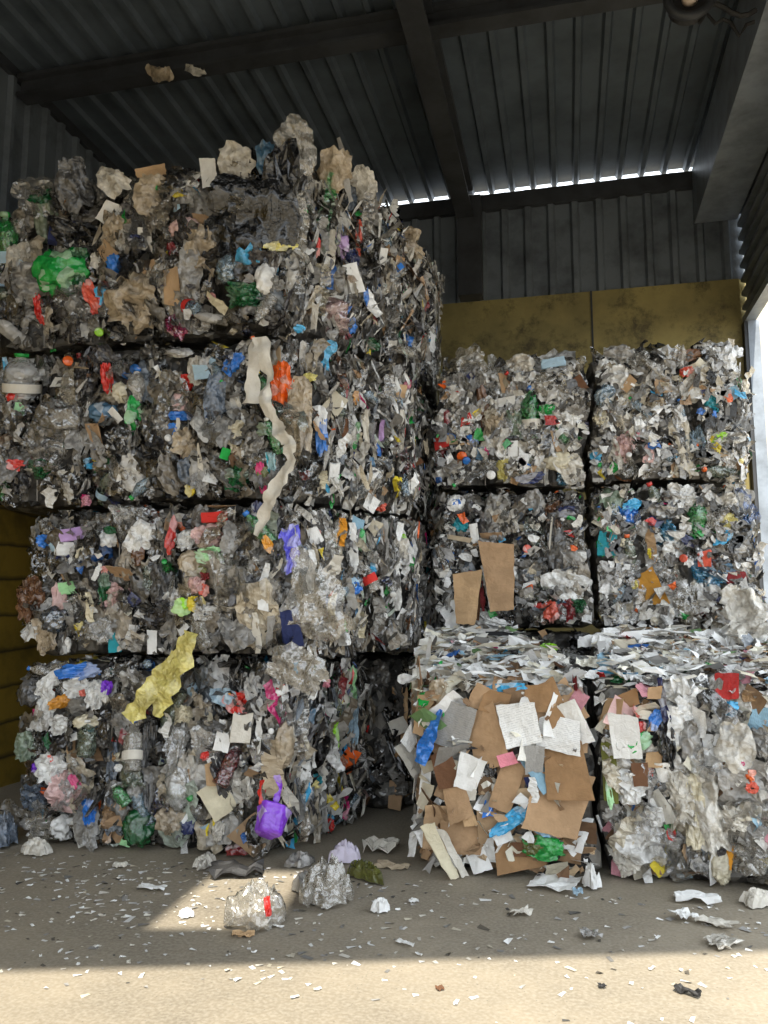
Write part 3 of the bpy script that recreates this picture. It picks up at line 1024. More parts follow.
def dress_white(B):
    r = random.Random(B.seed * 31 + 2)
    for c, n in scatter(B, 80, r, 0.11, lambda c, n: 1.0 if n.y < -0.4 and n.z < 0.6 else 0.04):
        s = r.uniform(0.14, 0.32)
        put(B, 'plastic_film', r.choice(['film', 'film', 'clear']), c + n * r.uniform(0.01, 0.06), jitter(n, r, 0.35), r.gauss(0, 0.5),
            (s * r.uniform(0.6, 1), s * r.uniform(0.9, 1.3), s), pick('white', r), r)
    for c, n in scatter(B, 50, r, 0.11, lambda c, n: 1.0 if n.y < -0.4 and n.z < 0.6 else 0.03):
        s = r.uniform(0.08, 0.2)
        put(B, 'paper_sheet', r.choice(['paper', 'paper', 'print']), c + n * r.uniform(0.02, 0.07), jitter(n, r, 0.4), r.uniform(0, 6.28),
            (s * r.uniform(0.5, 1), s, s), pick('paper', r) if r.random() < 0.94 else pick('accent', r), r)
    for c, n in scatter(B, 20, r, 0.15, lambda c, n: 1.0 if n.y < -0.4 and n.z < 0.6 else 0.03):
        s = r.uniform(0.1, 0.2)
        put(B, 'cardboard_sheet', 'card', c + n * r.uniform(0.0, 0.05), jitter(n, r, 0.3), r.uniform(0, 6.28), (s * 0.7, s, s), pick('card', r), r)
    for c, n in scatter(B, 26, r, 0.15, lambda c, n: 1.0 if n.y < -0.4 and n.z < 0.6 else 0.03):
        s = r.uniform(0.1, 0.2)
        put(B, 'plastic_bag', r.choice(['film', 'clear']), c + n * 0.02, jitter(n, r, 0.3), r.uniform(0, 6.28), (s, s * 1.2, s * .8), pick('white', r), r)
    toppings(B, r)
    fragments(B, 700, r, w_front, [('white', 5), ('paper', 3), ('film', 3), ('card', 1), ('accent', 0.8)], 0.03, 0.11)

LIB[('cardboard_edge', 'card')] = []
for me in strips:
    c = me.copy(); c.materials.clear(); c.materials.append(M['card']); c.name = 'cardboard_edge'
    LIB[('cardboard_edge', 'card')].append(c)
for mt in ('paper', 'film'):
    LIB[('paper_strip', mt)] = []
    for me in strips:
        c = me.copy(); c.materials.clear(); c.materials.append(M[mt]); c.name = 'paper_strip'
        LIB[('paper_strip', mt)].append(c)

GL, GM, GR, GP = 'plastic bales in the front of the tall left stack', 'plastic bales in the second row of the left stack', 'film bales stacked against the back wall', 'low paper bales in front'
W5 = (0.16, 0.35, 0.53, 0.70, 0.88)
W4 = (0.14, 0.36, 0.60, 0.84)
# tall left stack, front row, bottom to top
bale([(-3.56, 4.9), (-1.86, 4.9), (-1.58, 5.95), (-3.48, 6.08)], 0.0, 1.19, 'bottom plastic bale in the front of the tall left stack, standing on the floor', GL, 'plastic', W5, 1, lim={'y': (-9, 6.10), 'x': (-9, -1.10)})
bale([(-3.60, 4.92), (-1.86, 4.9), (-1.12, 6.0), (-3.62, 6.08)], 1.20, 2.23, 'second plastic bale up at the front of the tall left stack', GL, 'plastic', W4, 2, lim={'y': (-9, 6.10), 'x': (-9, -1.10)})
bale([(-4.0, 4.92), (-1.84, 4.9), (-1.12, 6.0), (-3.9, 6.08)], 2.24, 3.38, 'third plastic bale up at the left stack front, long white sheet over its corner', GL, 'plastic', W5, 3, lim={'y': (-9, 6.10), 'x': (-9, -1.10)})
bale([(-4.35, 4.93), (-1.84, 4.9), (-1.25, 6.0), (-4.2, 6.08)], 3.39, 4.46, 'topmost plastic bale at the front of the left stack, black film on its upper right', GL, 'plastic', (0.1, 0.27, 0.45, 0.62, 0.8), 4, slope=(0.0, 0.25, 0.25, 0.0), lim={'y': (-9, 6.10), 'x': (-9, -1.10)}, top=True)
# second row, seen past the end of the first
bale([(-3.5, 6.2), (-1.35, 6.2), (-1.2, 7.3), (-3.5, 7.3)], 0.0, 1.19, 'bottom bale of the second row, in the dark gap behind the front left stack', GM, 'plastic', (), 5, lim={'y': (6.12, 9), 'x': (-9, -1.07)})
bale([(-3.5, 6.2), (-1.3, 6.2), (-1.16, 7.3), (-3.5, 7.3)], 1.20, 2.28, 'second bale up in the second row, right end showing beside the dark gap', GM, 'plastic', (), 6, lim={'y': (6.12, 9), 'x': (-9, -1.07)})
bale([(-3.5, 6.2), (-1.25, 6.2), (-1.10, 7.3), (-3.5, 7.3)], 2.29, 3.42, 'third bale up in the second row, right end showing left of the yellow back wall', GM, 'plastic', (), 7, lim={'y': (6.12, 9), 'x': (-9, -1.07)})
bale([(-3.5, 6.2), (-1.28, 6.2), (-1.12, 7.3), (-3.5, 7.3)], 3.43, 4.62, 'top bale of the second row, showing right of the tall corner below the roof gap', GM, 'plastic', (), 8, slope=(0, 0.05, 0.1, 0.1), lim={'y': (6.12, 9), 'x': (-9, -1.07)}, top=True)
# stack against the back wall: two columns, three high
bale([(-0.95, 6.4), (0.19, 6.4), (0.19, 7.5), (-0.95, 7.5)], 0.0, 1.36, 'lowest left bale of the back stack, hidden behind the cardboard bale', GR, 'plastic', (), 9, lim={'y': (6.26, 9), 'x': (-1.05, 0.200)})
bale([(0.22, 6.4), (1.25, 6.4), (1.25, 7.5), (0.22, 7.5)], 0.0, 1.36, 'lowest right bale of the back stack, hidden behind the white paper bale', GR, 'plastic', (), 10, lim={'y': (6.26, 9), 'x': (0.205, 1.46)})
bale([(-0.97, 6.38), (0.19, 6.38), (0.19, 7.5), (-0.95, 7.5)], 1.37, 2.47, 'middle left bale of the back stack, cardboard panels leaning on its face', GR, 'plastic', (0.3, 0.7), 11, lim={'y': (6.26, 9), 'x': (-1.05, 0.200)})
bale([(0.22, 6.38), (1.27, 6.36), (1.27, 7.5), (0.22, 7.5)], 1.37, 2.47, 'middle right bale of the back stack, bright blue and green pieces on its face', GR, 'plastic', (0.3, 0.7), 12, lim={'y': (6.26, 9), 'x': (0.205, 1.46)})
bale([(-0.97, 6.38), (0.19, 6.38), (0.19, 7.5), (-0.95, 7.5)], 2.48, 3.50, 'top left bale of the back stack, green bottle upright in its face', GR, 'plastic', (0.3, 0.7), 13, lim={'y': (6.26, 9), 'x': (-1.05, 0.200)}, top=True)
bale([(0.22, 6.38), (1.25, 6.36), (1.25, 7.5), (0.22, 7.5)], 2.48, 3.52, 'top right bale of the back stack, brightest white edge beside the doorway post', GR, 'plastic', (0.3, 0.7), 14, lim={'y': (6.26, 9), 'x': (0.205, 1.46)}, top=True)
# low paper bales in front
bale([(-0.84, 4.92), (0.14, 4.98), (0.14, 6.22), (-1.0, 6.2)], 0.0, 1.08, 'low front bale of brown cardboard and white paper sheets', GP, 'card', (), 15, slope=(0, 0, 0.26, 0.26), bulge=0.06, lim={'y': (-9, 6.24), 'x': (-1.09, 0.158)}, top=True)
bale([(0.18, 5.0), (1.42, 5.0), (1.42, 6.22), (0.18, 6.22)], 0.0, 1.08, 'low front bale of white film and paper right of the cardboard bale', GP, 'white', (), 16, slope=(0, 0, 0.26, 0.26), bulge=0.06, lim={'y': (-9, 6.24), 'x': (0.162, 9)}, top=True)

# ------------------------------------------------------------------ pieces one can pick out in the bales
# kind, pixel x, y, width, height, spin, colour -- each is laid on the face of the bale that the sight line meets
KINDS = {'f': ('plastic_film', 'film'), 'F': ('plastic_film', 'clear'), 'b': ('plastic_bag', 'film'), 'B': ('plastic_bag', 'clear'), 'g': ('plastic_bag', 'plastic'),
         'p': ('paper_sheet', 'paper'), 'P': ('paper_sheet', 'print'), 'c': ('cardboard_sheet', 'card'), 'o': ('plastic_bottle', 'pet'), 'O': ('plastic_bottle', 'plastic'),
         't': ('film_strip', 'plastic'), 'T': ('film_strip', 'clear'), 's': ('film_strip', 'paper'), 'd': ('bottle_cap', 'plastic'), 'x': ('carton', 'paper'), 'l': ('plastic_film', 'plastic')}
NOUN = {'f': 'film', 'F': 'clear film', 'b': 'plastic bag', 'B': 'clear plastic bag', 'g': 'plastic bag', 'p': 'paper scrap', 'P': 'printed paper sheet', 'c': 'cardboard sheet',
        'o': 'plastic bottle', 'O': 'plastic bottle', 't': 'plastic strip', 'T': 'clear film strip', 's': 'paper strip', 'd': 'bottle cap', 'x': 'carton', 'l': 'plastic piece'}
HERO = '''
o 8 245 24 62 5 green|g 62 272 46 42 20 green|b 78 266 22 44 0 darkgreen|x 66 234 30 24 -5 navy|B 74 302 42 40 0 grey|g 113 266 15 19 0 blue|l 137 242 14 11 0 navy
l 92 297 12 26 25 coral|l 103 300 10 22 25 lightblue|l 98 306 8 18 -25 red|l 40 310 9 22 20 red|b 135 303 50 48 0 beige|c 172 288 15 36 5 tan|c 150 272 12 26 0 tan
F 38 198 40 34 0 grey|f 40 196 22 20 0 darkgreen|f 74 186 30 46 10 darkgrey|f 112 181 30 24 -30 offwhite|p 112 216 28 22 40 white|p 145 240 13 22 0 offwhite|f 152 197 32 40 0 beige
c 150 171 26 11 20 tan|p 209 173 14 27 8 white|p 161 219 9 17 0 cream|b 185 229 28 20 0 palepink|f 236 163 34 36 0 offwhite|f 268 160 19 32 10 dustyblue|f 243 198 62 34 0 black
f 266 232 50 84 0 black|f 228 250 44 66 10 black|f 280 195 34 90 0 black|f 250 256 34 50 0 black|f 300 160 20 50 0 darkgrey|B 250 207 42 26 0 grey|l 280 246 26 9 15 paleyellow|g 266 279 18 26 0 white|g 276 283 14 16 0 black|b 246 296 40 24 0 darkgreen
s 221 306 11 36 50 cream|l 212 297 6 6 0 red|l 240 263 9 20 10 lightblue|B 229 270 22 26 0 paleblue|O 210 318 11 36 85 grey|f 20 262 22 34 0 offwhite|b 50 228 26 50 10 greengrey|b 30 285 36 36 0 grey
p 20 270 22 18 -20 paleblue|b 115 232 26 40 0 beige|b 205 250 30 44 20 beige|f 190 270 22 50 0 grey|g 172 250 10 14 0 darkred|b 100 262 16 20 0 offwhite
g 340 246 16 26 0 lilac|g 352 259 14 17 10 navy|p 350 280 26 28 20 white|l 359 238 6 28 0 coral|l 316 247 8 15 0 red|F 296 146 34 44 20 offwhite|f 336 168 28 34 0 beige|c 334 186 12 12 0 tan
f 362 184 26 26 30 offwhite|f 347 195 18 30 0 bluegrey|s 326 188 9 66 12 offwhite|T 306 200 16 70 5 white|s 331 250 9 40 0 offwhite|b 405 241 38 30 0 beige|b 398 286 12 20 0 green|l 424 303 16 12 -20 darkred|p 383 257 8 15 0 white
T 300 235 14 70 5 offwhite|s 345 170 7 60 15 grey|T 365 225 14 60 0 grey|T 320 290 20 50 0 cream|b 310 260 12 30 0 darkgrey|b 300 296 12 40 0 darkgrey
o 22 378 36 48 5 white|l 8 374 5 30 8 lightblue|d 68 361 10 10 0 orange|l 107 378 9 27 5 red|o 136 390 20 44 0 offwhite|l 134 413 15 24 0 green|d 135 369 10 10 0 blue|g 95 350 16 11 0 green|d 99 332 9 8 0 lime
g 15 398 14 9 0 red|l 16 465 14 10 0 red|l 19 409 8 14 0 palegreen|g 106 413 28 20 0 dustyblue|p 115 415 8 14 30 white|l 90 463 10 10 20 lightblue|b 42 468 24 18 0 darkgreen|s 123 344 12 40 -5 offwhite|g 122 392 16 18 0 cream
B 52 440 44 52 0 grey|B 34 432 20 30 0 white|f 137 472 36 32 0 white|s 53 505 10 30 -15 white|l 54 512 5 18 -10 coral|g 86 501 9 11 0 magenta|O 10 345 16 40 50 grey|T 70 400 18 60 5 offwhite|B 60 420 40 40 0 grey
l 187 382 11 14 0 red|g 233 365 17 23 -20 blue|d 241 362 8 10 0 white|p 246 344 24 30 35 white|g 281 387 20 42 0 orange|l 180 416 22 7 5 blue|l 173 428 7 9 0 blue|g 271 462 8 20 0 teal|l 263 473 10 10 0 olive
g 237 478 24 24 0 darkgreen|l 261 493 7 30 10 magenta|l 258 512 10 18 0 navy|b 237 437 15 28 -5 cream|b 186 443 24 30 0 beige|T 163 405 14 70 0 grey|b 197 370 20 26 0 offwhite|g 182 402 20 16 0 palepink|p 201 372 18 14 0 paleblue
b 241 455 16 18 0 beige|f 215 400 20 50 0 bluegrey|f 190 470 22 24 0 bluegrey|s 200 460 6 34 5 offwhite|g 267 430 18 14 0 greengrey|s 178 425 5 14 0 offwhite|d 168 438 7 6 0 white|l 190 490 8 10 0 yellow
b 325 352 46 40 10 pink|B 318 348 56 52 0 palepink|l 318 417 13 18 10 white|l 322 436 10 32 0 blue|g 305 475 10 9 0 red|l 344 391 8 17 0 darkred|b 343 381 9 9 0 black|t 356 437 6 30 0 green|s 345 436 5 34 0 brown
g 372 345 15 12 0 darkgreen|g 352 325 11 13 20 blue|g 405 341 13 15 0 blue|l 299 329 9 7 0 lightblue|g 360 365 22 11 0 white|g 310 377 12 8 0 paleyellow|x 334 473 10 20 0 white|s 324 480 9 18 0 cream|t 371 470 6 26 0 dustyblue
g 416 485 8 12 0 magenta|c 417 460 14 18 30 brown|g 401 497 8 9 0 navy|b 385 463 14 22 0 black|t 356 398 6 14 0 amber|c 401 391 12 14 0 tan|g 411 385 7 7 0 pink|p 396 384 7 14 20 white|s 381 440 6 40 0 lilac|s 366 432 6 44 0 offwhite
b 395 408 22 30 0 paleblue|T 388 395 14 40 0 white|s 402 430 6 40 0 offwhite|b 420 405 10 16 0 darkgreen|l 394 402 5 6 0 yellow|g 332 335 10 10 0 darkgrey|f 303 440 16 50 0 beige|T 290 440 22 60 0 beige|f 300 400 24 40 0 beige
x 75 534 28 12 10 lilac|l 46 541 14 12 0 blue|x 68 549 22 13 0 white|g 63 557 13 8 0 navy|g 83 550 10 15 -20 cream|l 96 512 10 12 0 lightblue|g 119 510 6 9 0 magenta|B 131 516 32 30 0 white|f 139 537 24 28 -30 white
g 108 539 16 12 0 white|l 110 530 10 6 0 darkgreen|x 68 588 17 12 10 palegreen|l 70 590 14 8 10 green|g 104 587 10 24 0 darkgreen|l 112 570 22 6 0 coral|g 81 629 11 12 20 yellow|s 90 607 9 30 8 cream|x 115 647 12 18 0 teal
O 67 653 8 16 0 white|p 152 641 10 22 0 white|l 75 661 24 9 5 yellow|g 80 671 38 14 5 blue|b 19 568 20 12 0 offwhite|b 27 632 22 20 -40 offwhite|c 20 540 18 26 15 brown|B 70 610 34 24 0 offwhite|f 60 600 12 30 10 palepink|b 30 600 24 40 0 brown
b 118 595 26 24 0 palepink|s 97 572 6 18 -20 white|s 126 545 10 40 0 grey|b 138 552 12 24 0 brown|B 100 630 26 24 0 white|b 45 640 20 34 0 beige|B 55 620 24 24 0 bluegrey|s 137 660 8 26 0 cream
l 172 535 9 28 -10 red|x 214 517 24 10 3 red|l 180 527 12 8 0 orange|g 188 540 22 18 20 white|g 209 556 26 16 0 palegreen|l 182 607 15 13 5 lime|l 196 604 14 14 0 yellow|g 175 600 26 26 0 white|l 204 590 8 10 0 coral|g 205 576 8 8 0 darkred
B 226 578 26 56 0 offwhite|b 218 650 36 30 0 brown|b 200 655 22 18 0 offwhite|p 263 600 10 22 5 white|g 190 562 20 20 0 beige|f 207 536 26 20 0 palepink|s 235 545 12 26 -10 white|b 205 612 22 16 0 white|g 197 584 14 14 0 palepink|p 182 628 14 12 45 white
l 202 570 8 6 0 olive|b 162 585 22 44 0 darkgrey|f 235 540 26 30 0 grey|s 264 578 8 30 -15 white|s 276 570 6 26 -30 offwhite|l 268 545 8 14 30 amber|f 278 558 14 30 0 darkgrey|s 270 640 8 50 0 grey|s 256 650 8 40 5 offwhite
l 288 550 20 36 -8 violet|s 342 532 10 28 0 amber|t 332 508 5 22 0 green|g 361 540 8 19 0 green|g 381 507 9 9 0 coral|p 372 504 15 14 -30 white|g 402 538 9 10 0 lime|b 422 544 12 19 0 dustyblue|l 352 588 15 9 0 blue|t 353 606 8 22 0 dustyblue
t 347 620 7 22 0 green|t 373 570 6 18 0 lightblue|B 413 590 32 48 0 grey|x 428 598 16 15 15 offwhite|x 291 629 18 38 12 navy|p 299 633 4 34 12 offwhite|b 408 640 13 12 0 black|p 314 536 14 18 20 white|l 317 534 6 8 0 coral|f 425 570 10 10 0 teal
T 330 560 16 60 0 offwhite|s 352 548 10 50 0 white|s 385 545 8 50 0 grey|s 397 590 8 40 0 white|s 332 600 8 30 0 cream|s 311 570 9 40 0 white|T 300 590 16 70 0 offwhite|b 300 560 16 30 0 bluegrey|s 362 625 9 26 0 cream|f 400 555 20 30 -20 offwhite|d 314 513 6 6 0 white
b 62 701 22 13 20 amber|g 95 695 17 25 0 white|l 106 688 9 13 -10 purple|g 78 688 24 18 0 white|d 106 699 8 12 0 offwhite|g 38 715 12 10 0 magenta|b 86 722 22 13 0 cream|p 73 737 9 8 20 white|c 71 746 8 13 0 tan|l 84 693 8 6 0 coral
g 51 768 26 26 0 white|l 48 761 11 9 15 coral|g 36 767 8 10 0 purple|b 36 795 28 26 0 bluegrey|f 68 790 36 34 0 palepink|B 70 790 30 34 0 white|g 89 812 12 30 10 blue|o 120 795 14 24 35 green|b 139 826 28 34 0 darkgreen|x 127 844 10 13 -20 palegreen
c 86 842 14 18 -8 cardboard|c 100 842 14 18 20 cardboard|o 87 738 20 36 0 greengrey|f 45 702 22 36 0 white|b 68 757 9 18 0 black|f 75 782 16 8 -50 magenta|B 45 830 34 24 0 offwhite|b 66 826 26 22 0 white|b 60 725 18 18 0 white|l 118 768 6 6 0 white
b 25 745 20 26 0 greengrey|b 30 692 22 26 0 darkgrey|o 133 745 20 50 0 offwhite|B 134 770 24 40 0 greengrey|g 118 757 8 7 0 cream|f 52 680 26 14 30 white|b 145 828 12 20 10 offwhite|b 66 846 20 12 0 palepink
l 238 703 24 18 -10 red|p 224 735 14 27 -15 white|x 242 728 19 28 -5 offwhite|o 229 765 18 42 -25 darkred|l 205 756 7 7 0 red|p 212 762 9 11 20 white|c 219 800 30 30 30 cream|b 240 785 26 36 0 offwhite|c 210 775 8 22 10 tan
l 189 824 12 16 -20 navy|p 186 818 4 12 -40 white|f 222 696 22 16 -10 paleblue|l 230 697 5 7 0 amber|B 176 735 22 50 0 white|B 178 785 22 44 0 white|s 167 725 10 24 0 white|b 182 715 18 18 0 cream|s 259 733 8 42 3 white|s 272 768 22 56 0 beige|b 285 745 18 40 0 beige
d 271 731 6 9 0 white|l 240 847 26 12 10 darkred|g 225 853 20 14 0 offwhite|l 124 737 8 12 0 darkred|t 263 795 5 26 -8 red|b 255 830 16 24 0 black|b 200 690 20 14 0 paleblue|s 288 720 10 44 15 offwhite|s 284 790 9 34 15 cream|b 190 770 20 40 0 offwhite|b 170 820 24 26 0 beige
b 152 720 12 12 0 black|f 150 760 14 80 0 darkgrey|f 200 740 10 60 0 darkgrey|s 208 825 3 20 0 yellow|s 214 815 3 20 0 yellow|f 112 770 10 60 0 bluegrey|b 218 830 12 20 0 offwhite
b 331 694 8 19 0 black|b 316 687 9 9 0 black|b 320 701 9 9 0 black|g 326 683 8 9 0 pink|t 338 705 8 38 0 paleyellow|t 336 735 6 26 0 lime|g 339 724 10 10 0 orange|g 318 732 11 12 0 amber|x 345 758 22 22 -35 orange|l 339 748 12 12 -30 lightblue|l 352 754 8 10 -35 coral
g 309 755 9 11 0 navy|d 310 756 5 5 0 white|g 304 768 14 20 0 white|g 311 784 15 10 -30 yellow|t 315 797 6 22 0 yellow|b 317 779 10 12 0 teal|l 345 803 7 24 0 magenta|l 341 803 4 22 0 white|g 330 827 8 11 0 red|p 334 805 12 18 10 white|c 360 793 16 26 -25 brown|P 361 794 12 18 -25 palepink
f 364 834 20 24 0 grey|b 300 855 26 12 0 darkgreen|T 300 720 18 60 0 offwhite|T 300 810 14 60 0 beige|s 322 805 9 50 5 grey|s 345 680 9 50 -10 offwhite|b 350 690 16 40 0 palegreen|f 350 720 18 50 0 paleblue|f 309 710 12 24 0 dustyblue|T 330 760 14 50 0 white
B 468 362 36 42 0 offwhite|b 462 385 20 30 0 grey|b 555 377 15 14 30 black|g 567 377 16 16 0 cream|c 577 386 20 18 25 brown|o 530 410 22 56 0 green|g 547 409 14 10 0 green|p 502 400 26 9 5 white|b 483 405 13 40 0 brown|l 466 424 10 18 0 red|l 447 420 7 20 10 darkred
b 438 455 16 22 0 darkred|d 461 455 10 10 0 orange|g 471 441 11 14 0 blue|b 481 453 11 12 0 dustyblue|d 466 460 8 8 0 blue|p 512 448 10 15 0 white|b 505 470 17 20 0 paleyellow|p 507 459 8 8 0 white|d 491 475 9 9 0 white|g 558 459 24 18 0 cream|g 575 462 22 16 0 offwhite|l 592 457 9 10 0 lightblue
l 530 487 22 9 10 navy|g 596 418 13 14 0 cream|x 598 480 10 4 0 grey|l 685 355 24 10 0 brown|b 686 356 12 10 0 darkgrey|g 687 372 13 9 10 coral|b 658 402 20 12 -30 beige|B 680 390 26 32 0 white|b 712 402 19 20 0 teal|g 711 413 12 10 0 blue|l 718 437 15 9 15 lime|g 633 435 12 11 0 pink
B 697 440 20 28 0 paleblue|g 678 484 26 9 0 dustyblue|g 729 392 6 9 0 darkred|b 625 447 18 26 0 palepink|s 648 450 12 24 0 palepink|B 670 430 26 40 0 white|g 618 375 22 20 0 white|B 640 365 24 30 0 offwhite|b 620 350 24 14 0 grey|c 629 383 8 16 -40 tan
B 605 395 20 22 0 paleblue|b 520 360 24 18 0 offwhite|x 553 362 22 9 5 paleblue|B 545 385 26 26 0 offwhite|b 495 425 24 34 0 beige|b 515 425 20 30 0 greengrey|g 583 465 14 12 0 white|B 722 365 20 26 0 white|B 728 415 16 40 0 white|b 730 460 14 30 0 white
b 556 527 22 34 0 black|f 557 550 16 40 0 darkgrey|p 551 530 2 36 -6 offwhite|l 566 512 16 10 0 navy|g 552 613 16 20 0 coral|g 566 610 18 20 0 darkred|b 578 605 15 15 0 darkgreen|f 580 586 48 26 -20 white|f 565 575 20 14 0 offwhite|f 520 570 16 24 20 white
s 488 588 7 46 12 white|s 482 596 5 30 5 darkred|s 478 600 6 40 -5 brown|d 527 549 9 9 0 coral|x 604 543 18 24 -5 teal|b 592 550 16 22 10 green|g 455 503 16 14 20 white|l 456 503 7 7 0 blue|g 461 525 14 12 0 teal|p 474 535 8 22 0 white|c 458 538 22 5 -10 beige|B 446 548 14 22 0 grey
b 629 516 22 22 0 blue|l 632 505 16 8 20 lightblue|B 665 530 24 28 20 lightblue|o 698 518 22 42 -10 green|l 690 541 14 8 -30 navy|l 724 537 16 9 30 lightblue|f 728 522 20 14 10 paleyellow|d 684 558 8 9 0 coral|g 690 561 8 10 0 white|x 706 558 12 16 0 coral
f 700 567 54 20 -10 dustyblue|B 706 575 46 20 -10 lightblue|x 738 577 18 11 0 darkred|c 650 592 24 40 20 ochre|g 633 585 11 9 0 paleyellow|b 627 581 12 12 0 black|g 613 526 12 14 0 palepink|s 652 545 10 36 0 tan|t 650 553 4 10 0 yellow|g 621 541 10 8 0 cream|B 610 575 24 20 0 white|b 625 548 20 16 0 offwhite
b 722 565 16 20 0 darkgrey|B 660 575 20 30 0 white|b 730 500 14 14 0 offwhite|b 688 498 20 12 0 white|b 585 500 26 26 0 greengrey|b 505 520 24 30 0 offwhite|b 535 500 20 24 0 grey|B 545 590 20 24 0 greengrey|g 525 595 14 12 0 offwhite
c 487 735 34 56 15 cardboard|c 497 702 26 22 -20 kraft|c 540 697 26 26 0 kraft|c 553 705 18 54 20 kraft|c 596 712 24 30 -10 tan|P 455 725 32 40 -20 grey|P 520 725 34 42 15 white|P 558 735 42 34 -10 white|p 580 722 20 40 20 white|l 507 687 34 6 5 lightblue|p 507 760 18 12 15 pink
t 430 736 17 56 -20 blue|t 420 778 13 66 -4 blue|p 470 772 26 36 -20 white|p 466 790 20 20 0 offwhite|c 507 787 26 44 -20 cardboard|c 570 768 40 64 10 kraft|c 580 806 54 64 -15 cardboard|c 462 835 46 34 0 cardboard|c 467 812 12 28 20 tan|c 458 800 24 34 15 cardboard
l 509 822 36 11 38 lightblue|l 536 820 34 13 -40 lightblue|p 537 820 14 8 -40 paleblue|p 502 834 20 18 20 white|f 543 848 36 20 0 green|b 535 846 20 14 0 olive|c 517 856 44 30 10 kraft|p 477 860 22 28 20 white|p 485 873 20 10 0 offwhite|b 490 770 12 14 0 darkgrey|c 520 850 14 14 0 brown
s 404 720 8 64 0 tan|s 411 704 9 56 0 cream|p 399 727 18 16 20 offwhite|c 394 792 14 52 -8 cardboard|s 409 790 10 66 0 offwhite|s 417 830 9 40 0 grey|p 425 780 12 30 0 white|c 446 770 22 36 20 brown|g 409 672 14 16 0 offwhite|P 535 760 18 24 0 grey|s 533 790 9 24 0 white
c 603 772 14 66 0 olive|l 611 788 8 30 0 palegreen|p 626 737 26 44 8 white|l 640 727 9 8 20 red|l 641 742 20 12 40 green|g 628 786 30 30 0 white|b 668 747 15 40 0 black|t 664 706 8 56 8 navy|b 684 802 30 52 0 offwhite|b 706 815 36 70 5 offwhite|f 694 810 20 60 0 cream
c 725 853 13 26 -10 amber|B 750 853 36 38 0 offwhite|p 712 750 16 28 0 white|l 730 708 12 13 0 lightblue|g 748 775 12 12 0 orange|l 752 788 10 8 0 coral|c 640 775 14 24 0 brown|g 742 766 8 8 0 magenta|b 720 860 18 40 0 cream|f 640 840 36 34 0 white|p 605 850 14 44 20 offwhite|f 628 860 24 20 0 offwhite
b 655 815 20 20 0 white|c 655 760 16 16 0 tan|b 690 740 20 30 0 grey|p 620 715 22 26 -30 palepink|c 628 700 22 16 20 kraft|c 655 693 13 13 0 tan|p 590 740 10 24 30 white|l 655 720 9 18 -20 blue|b 762 740 20 30 0 grey|f 735 745 30 40 0 offwhite|b 735 820 24 24 0 offwhite
b 672 636 28 14 0 black|b 700 640 20 8 0 black|l 675 627 22 6 -10 magenta|g 728 641 18 9 0 blue|p 622 648 44 9 -8 white|t 450 655 6 40 85 navy|g 548 662 12 8 0 coral|l 549 647 14 6 0 lime|l 620 680 14 9 0 darkgreen|l 638 675 8 8 0 blue|b 512 667 26 20 0 beige|g 430 650 40 14 10 cream
g 415 665 24 18 0 cream|g 460 638 34 10 15 white|g 490 625 34 14 -20 white|p 725 660 40 8 0 white|l 722 668 26 4 5 pink|s 590 660 8 50 80 white|p 700 672 36 8 0 cream|g 690 652 30 10 0 offwhite|g 756 665 20 10 0 white|c 612 628 30 6 -10 tan|b 560 690 20 10 0 grey|g 440 690 20 20 0 beige|b 745 685 20 12 0 grey
'''
def first_hit(x, y):
    d = ray(x, y).normalized()
    best = None
    for B in BALES:
        p, n, i, t = B.bvh.ray_cast(CAM, d)
        if p is not None and (best is None or t < best[2]):
            best = (B, n, t)
    return best

def hero(code, x, y, w, h, rot, col, idx):
    hit = None
    for dy in (0, 8, 18, 30, 45):
        for dx in (0, 8, -8, -18):
            hit = first_hit(x + dx, y + dy)
            if hit: break
        if hit: break
    if not hit:
        return
    B, n, t = hit
    r = random.Random(idx * 13 + 3)
    d = ray(x, y)
    pos = CAM + d.normalized() * (t - 0.09)
    B.heroes.append((CAM + d.normalized() * t, 0.36 * math.sqrt(w * h) * t / d.length / F + 0.01))
    px = t / d.length / F
    back = -d.normalized()
    nn = (n * 0.35 + back * 0.8).normalized() if code not in 'cp' else (n * 0.5 + back * 0.6).normalized()
    if n.z > 0.6:
        nn = (n * 0.6 + back * 0.7).normalized()
    nn = jitter(nn, r, 0.10)
    kind, mat = KINDS[code]
    grow = {'f': 1.15, 'F': 1.15, 'b': 1.05, 'B': 1.05, 'g': 1.1, 'o': 1.0, 'O': 1.0, 'p': 1.0, 'l': 1.25, 'd': 1.0}.get(code, 1.0)
    sx, sy = w * px * grow, h * px * grow
    sz = min(sx, sy) * {'p': 0.8, 'P': 0.8, 'c': 0.7}.get(code, 1.0)
    if code in 'oO':
        sx, sz = sx * 3.0, sx * 3.0
    if code == 'd':
        nn = jitter(back, r, 0.3)
        o = put(B, kind, mat, pos, V((0, 0, 1)), 0, (sx, sx * 0.6, sy), rgb(col), r, WORDS.get(col, col) + ' ' + NOUN[code], exact=True)
        # turn the cap's axis towards the yard
        q = nn.to_track_quat('Y', 'Z').to_matrix().to_4x4()
        o.matrix_basis = Matrix.Translation(pos - B.base) @ q @ Matrix.Diagonal((sx, sx * 0.6, sx, 1))
        return
    o = put(B, kind, mat, pos, nn, math.radians(rot), (sx, sy, sz), rgb(col), r, WORDS.get(col, col) + ' ' + NOUN[code], exact=True)
    if o and code == 'o':
        add_cap(o, r.choice([rgb('white'), rgb('blue'), rgb('green')]))
        if h > 45:
            add_label(o, r.choice([rgb('offwhite'), rgb('paleblue')]))

